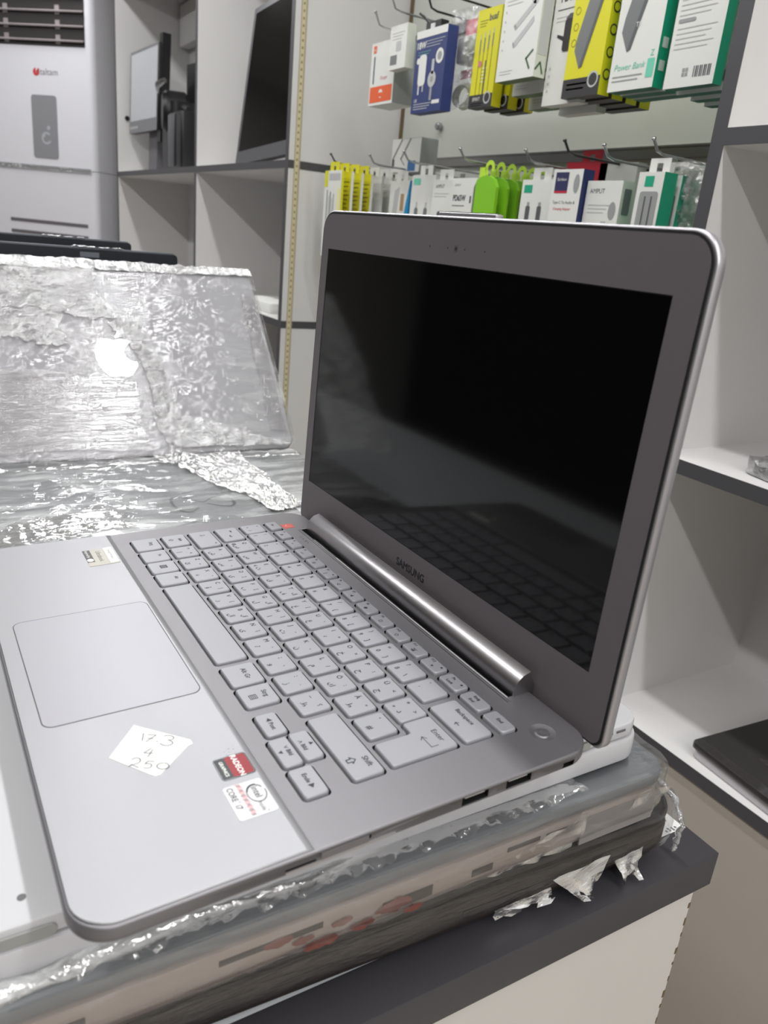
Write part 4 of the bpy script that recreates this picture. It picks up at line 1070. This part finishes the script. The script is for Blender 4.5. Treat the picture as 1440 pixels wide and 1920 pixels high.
g = G(); g.T = FRONT @ Matrix.Translation((0, 0, -16)); g.rect(-10, 40, 16, 50, 0, cw('card_leaf', (92, 160, 112))); g.obj('backing_card', t)
gg = patch([(-44, 0, 0), (42, 8, 0), (42, 62, 0), (-44, 58, 0)], 26, 18, 7, (.05, .05), BAGF, 9, 3, 2); g = G(); g.T = FRONT @ Matrix.Translation((0, 0, 6)); g.add(gg.v, gg.f, BAGF); g.obj('bag', t, smooth=80)
def f(g, w_, h_):
    g.rect(0, w_, 0, 20, Z, BLK_C); g.ringflat(w_ - 14, 14, 7, 9.5, Z + .2, GY4); g.disc(w_ - 14, 14, 7, Z + .1, BLK_C); g.text('SPIRIT', 20, 13, 8, Z + .1, WC); lines(g, 6, 40, 7, 2, 3, GY1, 1)
    g.text('buaf', w_ * .68, h_ - 14, 14, Z, GY2, bold=.3); lines(g, 8, 30, h_ - 16, 3, 4, cw('olive', (150, 146, 30)), 1.2)
    for k in range(4):
        x = 14 + k * 11; y = 40 + k * 3; g.rect(x, x + 3, y + 40, y + 62 - k, Z, GY3); g.rect(x + .8, x + 2.2, 20, y + 40, Z, cw('olive_dark', (120, 116, 24))); g.rect(x + .5, x + 2.5, y + 62 - k, y + 70 - k, Z, GY4)
    g.rect(34, 37, 20, 70, Z + .1, GY2)
    g.disc(20, 66, 5, Z + .1, PINKC); lines(g, 26, 40, 60, 5, 5, YELW, 2.5)
s_ = carton('cable_box', 'tall yellow cable box with four plugs pictured and a black foot, foremost', 'box', -722, -658, 660, 19, 424, 570, YEL, YEL, BLK_C, group='yellow cable boxes in the top row', front=f)
copies(s_, 2, 27, ['second yellow cable box, behind the foremost one in the top row', 'third yellow cable box, rearmost in the top row'], -1, 10)
def f(g, w_, h_):
    g.text('AMPUT', 22, h_ - 42, 7, Z, GY2); lines(g, 8, 50, h_ - 56, 2, 5, GY4, 1)
    for k in range(2):
        g.poly([(30 + k * 2, 74 - k * 24), (36 + k * 2, 68 - k * 24), (78, 96 - k * 22), (76, 104 - k * 22)], Z, GY4); g.poly([(30 + k * 2, 74 - k * 24), (33, 77 - k * 24), (38, 72 - k * 24), (35, 68 - k * 24)], Z + .1, GY1)
    g.disc(76, h_ - 60, 9, Z, GY4)
    for k in range(5): g.disc(8, 96 - k * 13, 1.6, Z, GY4)
    dg = cw('arrow_green', (70, 96, 66)); g.stroke([(84, 36), (70, 26), (80, 12)], 3.4, Z, dg); lines(g, 8, 40, 14, 2, 4, GY4, .8)
def sd(g, d_, h_):
    dg = cw('arrow_green', (70, 96, 66)); g.stroke([(2, 10), (10, 20), (16, 6)], 3, Z, dg); g.rect(3, d_ - 3, 30, h_ - 30, Z, GY4)
s_ = carton('cable_box', 'white cable box with grey cable picture and green arrow corner, foremost', 'box', -627, -535, 640, 22, 452, 618, WC, WCG, cw('card_moss', (104, 122, 92)), group='white cable boxes in the top row', front=f, side=sd)
copies(s_, 2, 34, ['second white cable box, behind the one with the green arrow corner', 'third white cable box, rearmost and hanging lowest'], -15, 4)
def f(g, w_, h_):
    g.text('AMPUT', 26, h_ - 24, 7, Z, GY1); g.text('PD65W', 34, h_ - 46, 15, Z, GY2, bold=.5, sx=.9); lines(g, 8, 60, h_ - 60, 1, 4, GY2, 1.4); lines(g, 8, 46, h_ - 70, 2, 5, GY4, 1)
    g.slab(28, 74, 70, 112, Z, Z + .5, 5, BLK_C); g.poly([(28, 112), (36, 118), (74, 118), (74, 112)], Z + .6, GY2); g.poly([(28, 90), (14, 94), (14, 90), (28, 84)], Z, BLK_C)
    for k in range(4): g.disc(8, 50 - k * 10, 2, Z, GY4)
s_ = carton('charger_box', 'large white 65 watt charger box with a black plug pictured, foremost', 'box', -532, -452, 662, 20, 414, 600, WC, WCG, WC, group='65 watt charger boxes in the top row', front=f)
copies(s_, 1, 34, ['second large white 65 watt charger box, behind the foremost'], -8, 3)
def pbk(g, x0, y0, sc_, m, m2):     # slanted power bank picture
    P = [(0, 24), (14, 0), (20, 2), (56, 120), (54, 128), (38, 134), (30, 132), (2, 40)]
    g.poly([(x0 + x * sc_, y0 + y * sc_) for x, y in P], Z, m); g.poly([(x0 + x * sc_, y0 + y * sc_) for x, y in [(14, 0), (20, 2), (56, 120), (51, 124), (16, 8)]], Z + .1, m2)
def f(g, w_, h_):
    g.rect(0, w_, 0, 24, Z, BLK_C); lines(g, 8, w_ - 26, 18, 2, 6, GY4, 2.4); g.ringflat(w_ - 14, 20, 8, 10.5, Z + .2, GY4); g.disc(w_ - 14, 20, 8, Z + .1, BLK_C)
    pbk(g, 14, 36, 0.98, GY3, GY2)
    for k in range(3): g.ringflat(10, 110 - k * 20, 4, 5, Z, cw('olive', (150, 146, 30)))
    g.rect(4, 30, h_ - 50, h_ - 6, Z, YELW)
def sd(g, d_, h_):
    for k in range(6): g.disc(d_ / 2, 26 + k * 27, 7, Z, BLK_C); g.disc(d_ / 2, 26 + k * 27, 5, Z + .1, YEL)
s_ = carton('power_bank_box', 'yellow power bank box with black foot and black circles down its side, foremost', 'box', -476, -402, 650, 21, 418, 605, YEL, YEL, GY2, group='yellow power bank boxes', front=f, side=sd)
copies(s_, 3, 26, ['second yellow power bank box, behind the foremost', 'third yellow power bank box, dark foot just visible', 'rearmost yellow power bank box, next to the back panel'], -2, 2)
def f(g, w_, h_):
    pbk(g, 10, 46, 1.0, GY3, GY2); g.text('TR', 38, 76, 8, Z + .2, WC); g.text('Power Bank', 34, 28, 11, Z, MINT, shear=.2); lines(g, 6, 58, 18, 2, 5, GY1, 1.6); g.rect(w_ - 15, w_ - 3, 12, 34, Z, MINT, 1); g.text('Z', w_ - 9, 40, 10, Z, MINT); lines(g, 8, 40, h_ - 16, 2, 6, GY1, 2)
def sd(g, d_, h_):
    for k in range(2): g.rect(5, 15, 20 + k * 26, 32 + k * 26, Z, WC, 1)
    g.text('W.05', d_ / 2, 118, 9, Z, WC, rot=90)
s_ = carton('power_bank_box', 'white and teal power bank box with a grey power bank pictured, foremost', 'box', -384, -305, 650, 19, 418, 605, WC, TEAL, cw('card_teal_bottom', (40, 100, 84)), group='white and teal power bank boxes', front=f, side=sd)
copies(s_, 2, 24, ['second white and teal power bank box, behind the foremost', 'rearmost white and teal power bank box'], -1, 2)
def f(g, w_, h_):
    g.slab(12, 68, 132, 175, Z, Z + .3, 6, GY4)
    for x in (28, 54): g.rect(x - 3, x + 3, 140, 170, Z + .5, BLK_C); g.rect(x - 1.5, x + 1.5, 134, 142, Z + .5, GY2)
    g.slab(6, 32, 114, 118, Z, Z + .2, 2, GY1); lines(g, 6, w_ - 6, 108, 6, 5.5, GY4, 1.1); g.slab(6, 32, 72, 76, Z, Z + .2, 2, GY1); lines(g, 6, w_ - 10, 66, 5, 5.5, GY4, 1.1)
    for k in range(9): g.rect(w_ - 32 + k * 3, w_ - 30.6 + k * 3 + (k % 2) * .8, 10, 22, Z, GY2)
    for k in range(4): g.rect(26 + (k % 2) * 5, 30 + (k % 2) * 5, 12 + (k // 2) * 5, 16 + (k // 2) * 5, Z, GY1)
def sd(g, d_, h_): g.text('AS.48', d_ / 2, 130, 9, Z, WC, rot=90)
s_ = carton('cable_box', 'white box back with barcode and teal side at the right end of the top row', 'box', -286, -211, 650, 16, 413, 605, WC, TEAL, cw('card_teal_bottom', (40, 100, 84)), group='white and teal boxes at the right end of the top row', front=f, side=sd)
copies(s_, 3, 24, ['second box with teal side, behind the one with the barcode', 'third box with teal side at the right end', 'rearmost box with teal side at the right end'], -3, 3)
carton('cable_card', 'bright green card edge beside the divider, behind the box with the barcode', 'card', -232, -196, 720, 8, 424, 605, GREEN, GREEN)
for x, y, z, m, l in ((-1034, 640, 590, CHROMEHOOK, 'zinc hook above the orange-labelled charger box'), (-945, 622, 600, CHROMEHOOK, 'zinc hook above the small barcode box'), (-830, 628, 584, BLACKHOOK, 'black hook above the navy charger box'), (-775, 640, 596, BLACKHOOK, 'black hook above the bagged cube charger'), (-690, 645, 592, BLACKHOOK, 'black hook carrying the tall yellow cable boxes')):
    hook(x, y, z, m, l, tip=22)

# --- lower row, left to right
def f(g, w_, h_):
    g.rect(0, 16, h_ - 34, h_, Z, YEL); g.rect(22, w_ - 6, h_ - 20, h_ - 6, Z, GY4); 
    for k in range(5): g.rect(14 + k * 8, 18 + k * 8, 34, h_ - 40 - (k * 13 % 22), Z, (GY3, GY4, GY2, GY4, GY1)[k])
    g.rect(66, 78, 0, h_ - 36, Z, YELW)
carton('cable_pack', 'white cable pack with a yellow corner, foremost at the left end of the lower row', 'pack', -1222, -1140, 640, 6, 150, 332, WC, YEL, front=f, tab=YEL)
def f(g, w_, h_):
    g.poly([(0, 84), (w_, 58), (w_, h_), (0, h_)], Z, YEL)
    lines(g, w_ - 40, w_ - 8, h_ - 20, 9, 9, cw('olive', (170, 164, 24)), 3)
    g.rect(w_ - 22, w_ - 14, 0, 66, Z, GY3)
s_ = carton('cable_pack', 'yellow and white cable pack just behind the foremost white one', 'pack', -1222, -1140, 664, 6, 150, 332, WC, WC, group='yellow cable packs in the lower row', front=f, tab=YEL)
copies(s_, 2, 25, ['middle yellow and white cable pack in the lower row', 'rearmost yellow and white cable pack in the lower row'])
s_ = carton('cable_pack', 'plain white cable pack right behind the yellow ones', 'pack', -1222, -1140, 741, 6, 150, 332, WC, WC, group='plain white cable packs in the lower row', tab=WC)
copies(s_, 3, 26, ['second plain white cable pack behind the yellow ones', 'third plain white cable pack behind the yellow ones', 'plain white cable pack nearest the back panel'])
def f(g, w_, h_):
    for k in range(2): g.stroke([(40 + k * 34, h_ + 6 - 8), (10 + k * 34 - 4, 26)], 4, Z, GY3)
    g.rect(70, 100, 2, 22, Z, cw('print_blue', (60, 110, 164))); g.rect(4, 14, 8, 26, Z, GY2); g.stroke([(40, 26), (56, 14)], 3, Z, GY1)
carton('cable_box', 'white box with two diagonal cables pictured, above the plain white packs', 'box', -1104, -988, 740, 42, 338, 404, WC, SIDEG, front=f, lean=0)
def f(g, w_, h_):
    g.poly([(w_, h_), (w_, 0), (w_ - 34, 0), (w_ - 10, h_ - 40)], Z, BLUEC); g.poly([(20, h_ - 20), (40, h_ - 12), (26, 40), (10, 40)], Z, GY4); g.rect(46, 60, h_ - 60, h_ - 26, Z, cw('print_tan', (170, 140, 100)))
carton('cable_pack', 'white cable pack with a blue wedge in the middle of the lower row', 'pack', -1080, -1000, 730, 8, 150, 320, WC, BLUEC, front=f, tab=WC)
def f(g, w_, h_):
    g.rect(6, 32, h_ - 18, h_ - 6, Z, MINT)
    for k in range(2): g.slab(18 + k * 34, 30 + k * 34, 70, 116, Z, Z + .4, 5, GY3); g.rect(22 + k * 34, 26 + k * 34, 30, 70, Z, GY2); g.rect(21 + k * 34, 27 + k * 34, 116, 126, Z, GY4)
carton('cable_pack', 'white pack with mint logo and two grey plugs pictured, left of the small 65 watt charger box', 'pack', -944, -859, 700, 10, 150, 326, WC, WC, front=f, tab=WC)
def f(g, w_, h_):
    g.text('AMPUT', 24, h_ - 12, 9, Z, GY2); lines(g, 6, 54, h_ - 24, 2, 5, GY4, 1.2); g.slab(22, 48, 76, 110, Z, Z + .4, 5, GY2); g.rect(26, 50, 50, 66, Z, GY2, 3); g.disc(18, 40, 7, Z, GY1)
carton('cable_pack', 'white pack with a dark plug pictured, tucked against the small 65 watt charger box', 'pack', -850, -780, 690, 10, 150, 316, WC, WC, front=f, tab=WC)
def f(g, w_, h_):
    g.text('AMPUT', 18, h_ - 12, 6, Z, GY1); g.text('PD65W', 26, h_ - 34, 14, Z, GY2, bold=.5, sx=.85); lines(g, 6, 44, h_ - 46, 1, 4, GY2, 1.4); lines(g, 6, 36, h_ - 56, 2, 5, GY4, 1)
    g.rect(58, 63, h_ - 42, h_ - 30, Z, GY2, 1); g.disc(60, h_ - 62, 4, Z, GY2); g.slab(12, 46, 20, 60, Z, Z + .4, 4, BLK_C)
carton('charger_box', 'small white 65 watt charger box left of the green packs', 'box', -772, -700, 680, 18, 150, 317, WC, WC, front=f)
def green(label, at, group):
    t = thing('cable_pack', label, 'pack', at, group=group)
    g = G(); P = [(0, 0), (64, 0), (64, 160), (56, 172), (40, 178), (24, 178), (8, 172), (0, 160)]
    g.T = FRONT; g.prism(P, -6, 0, GREEN); g.obj('card', t, smooth=0)
    g = G(); g.T = FRONT @ Matrix.Translation((0, 0, -3)); LM = cw('tab_lime', (190, 226, 66)); g.ringflat(36, 190, 6, 13, 0, LM, -30, 250); g.ringflat(36, 190, 6, 13, -0.8, LM, -30, 250); g.box(8, 26, 176, 192, -0.8, 0, LM); g.obj('hang_tab', t)
    return t
s_ = green('foremost bright green rounded pack, next to the small 65 watt charger box', (-705, 680, 142), 'bright green packs in the lower row')
copies(s_, 5, 22, ['second bright green pack behind the foremost', 'third bright green pack, in the middle', 'fourth bright green pack, in the middle', 'fifth bright green pack, nearly hidden', 'rearmost bright green pack, against the two-plug cable pack'], -0.5, 2)
def f(g, w_, h_):
    g.rect(6, 26, h_ - 20, h_ - 8, Z, TEAL)
    for k in range(2): g.slab(16 + k * 28, 26 + k * 28, 84, 124, Z, Z + .4, 2, GY2); g.rect(18.5 + k * 28, 23.5 + k * 28, 40, 86, Z, BLK_C); g.rect(18 + k * 28, 24 + k * 28, 124, 130, Z, GY1)
    for k in range(4): g.disc(6, 100 - k * 16, 2, Z, GY4)
carton('cable_pack', 'white pack with teal logo and two black plugs, right of the green packs', 'pack', -584, -505, 690, 12, 150, 314, WC, WC, front=f, tab=WC)
def f(g, w_, h_):
    g.rect(6, 34, h_ - 30, h_ - 4, Z, cw('logo_navy', (44, 44, 84))); g.rect(6, 34, h_ - 33, h_ - 30, Z, REDC); g.text('Earldom', 20, h_ - 14, 6, Z + .1, WC)
    g.text('Type-C To Audio &', 30, h_ - 46, 6, Z, GY2); g.text('Charging Adapter', 28, h_ - 55, 5.4, Z, REDC); g.disc(52, h_ - 20, 6, Z, GY1, 13); g.slab(6, 20, h_ - 78, h_ - 73, Z, Z + .2, 1, GY2)
    g.slab(8, 34, 34, 70, Z, Z + .5, 6, GY2); g.tube([(28, 68, 1), (34, 92, 1), (46, 100, 1), (54, 88, 1), (50, 64, 1), (46, 50, 1)], 1.6, GY2); g.slab(40, 48, 34, 52, Z, Z + .5, 2, GY3)
def sd(g, d_, h_): g.text('Earldom', d_ / 2, 50, 15, Z, WC, rot=90)
carton('adapter_box', 'white and navy adapter box with a looped cable pictured', 'box', -477, -414, 660, 22, 150, 324, WC, cw('card_deep_navy', (28, 42, 88)), front=f, side=sd)
carton('cable_box', 'red topped box hanging behind the white and navy adapter box', 'box', -562, -470, 760, 20, 200, 348, REDC, REDC, tab=REDC)
def f(g, w_, h_):
    g.text('AMPUT', 22, h_ - 14, 9, Z, GY2); lines(g, 8, 50, h_ - 32, 3, 5, GY4, 1.2); g.disc(56, h_ - 40, 7, Z, GY1, 12); g.rect(38, 48, h_ - 62, h_ - 54, Z, GY4)
    for y in (h_ - 96, h_ - 116): g.slab(20, 36, y - 7, y + 7, Z, Z + .4, 2, BLK_C); g.poly([(36, y - 5), (48, y - 2.5), (48, y + 2.5), (36, y + 5)], Z, BLK_C); g.rect(48, 62, y - 1.6, y + 1.6, Z, BLK_C)
    for k in range(6): g.disc(7, 100 - k * 12, 2, Z, GY4)
def sd(g, d_, h_): g.slab(5, 19, h_ - 44, h_ - 10, Z, Z + .3, 2, GY3); lines(g, 7, 17, h_ - 14, 5, 5, GREEN, 1)
carton('cable_box', 'white cable box with black plug pictured, right of the navy adapter box', 'box', -412, -343, 670, 25, 150, 309, WC, WCG, front=f, side=sd)
carton('cable_box', 'plain white box back, standing higher behind the black plug box', 'box', -486, -408, 760, 20, 200, 345, WC, WC)
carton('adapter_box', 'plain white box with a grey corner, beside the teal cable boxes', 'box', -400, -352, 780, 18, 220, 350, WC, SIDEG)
def f(g, w_, h_):
    g.rect(12, 27, h_ - 18, h_ - 5, Z, TEAL); g.slab(7, w_ - 5, 72, h_ - 24, Z, Z + .3, 4, GY1)
    for k in range(2): g.rect(16 + k * 11, 18.5 + k * 11, 84, h_ - 30, Z + .5, GY2); g.rect(12 + k * 10, 22 + k * 10, 78, 90, Z + .4, WC)
    g.slab(14, 24, 60, 70, Z, Z + .2, 1, MINT)
def sd(g, d_, h_): g.text('WITT', d_ / 2, 52, 14, Z, WC, rot=90)
s_ = carton('cable_box', 'white and teal cable box with a see-through window, foremost', 'box', -307, -264, 660, 25, 150, 318, WC, TEAL, group='white and teal cable boxes in the lower row', front=f, side=sd, tab=WC)
copies(s_, 2, 31, ['second white and teal cable box, behind the windowed one', 'rearmost white and teal cable box in the lower row'], -1, 3)
t = thing('plastic_bag', 'clear empty-looking plastic bag hanging beside the charcoal divider', 'plastic bag', (-250, 700, 190))
gg = patch([(-40, 0, 0), (42, 0, 0), (40, 142, 0), (-30, 142, 0)], 34, 50, 14, (.03, .04), film('hanging_bag_film', haze=0.2, gloss=0.6, scale=30, bump=0.9, dist=0.004), 4, 4, 0)
g = G(); g.T = FRONT; g.add(gg.v, gg.f, gg.mats[0]); g.obj('bag', t, smooth=80)
gg2 = G(); gg2.T = FRONT; gg2.rect(-34, 36, 8, 134, -2, WCG); gg2.obj('contents_card', t, smooth=0)
for x, z, m, l in ((-1207, 350, BLACKHOOK, 'black hook carrying the yellow and white cable packs'), (-718, 344, CHROMEHOOK, 'zinc hook carrying the green packs'), (-540, 336, CHROMEHOOK, 'zinc hook above the two-plug pack with teal logo'), (-446, 344, BLACKHOOK, 'black hook carrying the white and navy adapter box'), (-372, 336, CHROMEHOOK, 'zinc hook above the black plug box'), (-285, 340, CHROMEHOOK, 'zinc hook carrying the white and teal cable boxes'), (-905, 346, CHROMEHOOK, 'zinc hook above the pack with mint logo'), (-1040, 344, CHROMEHOOK, 'zinc hook above the pack with a blue wedge')):
    hook(x, 648 if m is BLACKHOOK else 655, z, m, l)
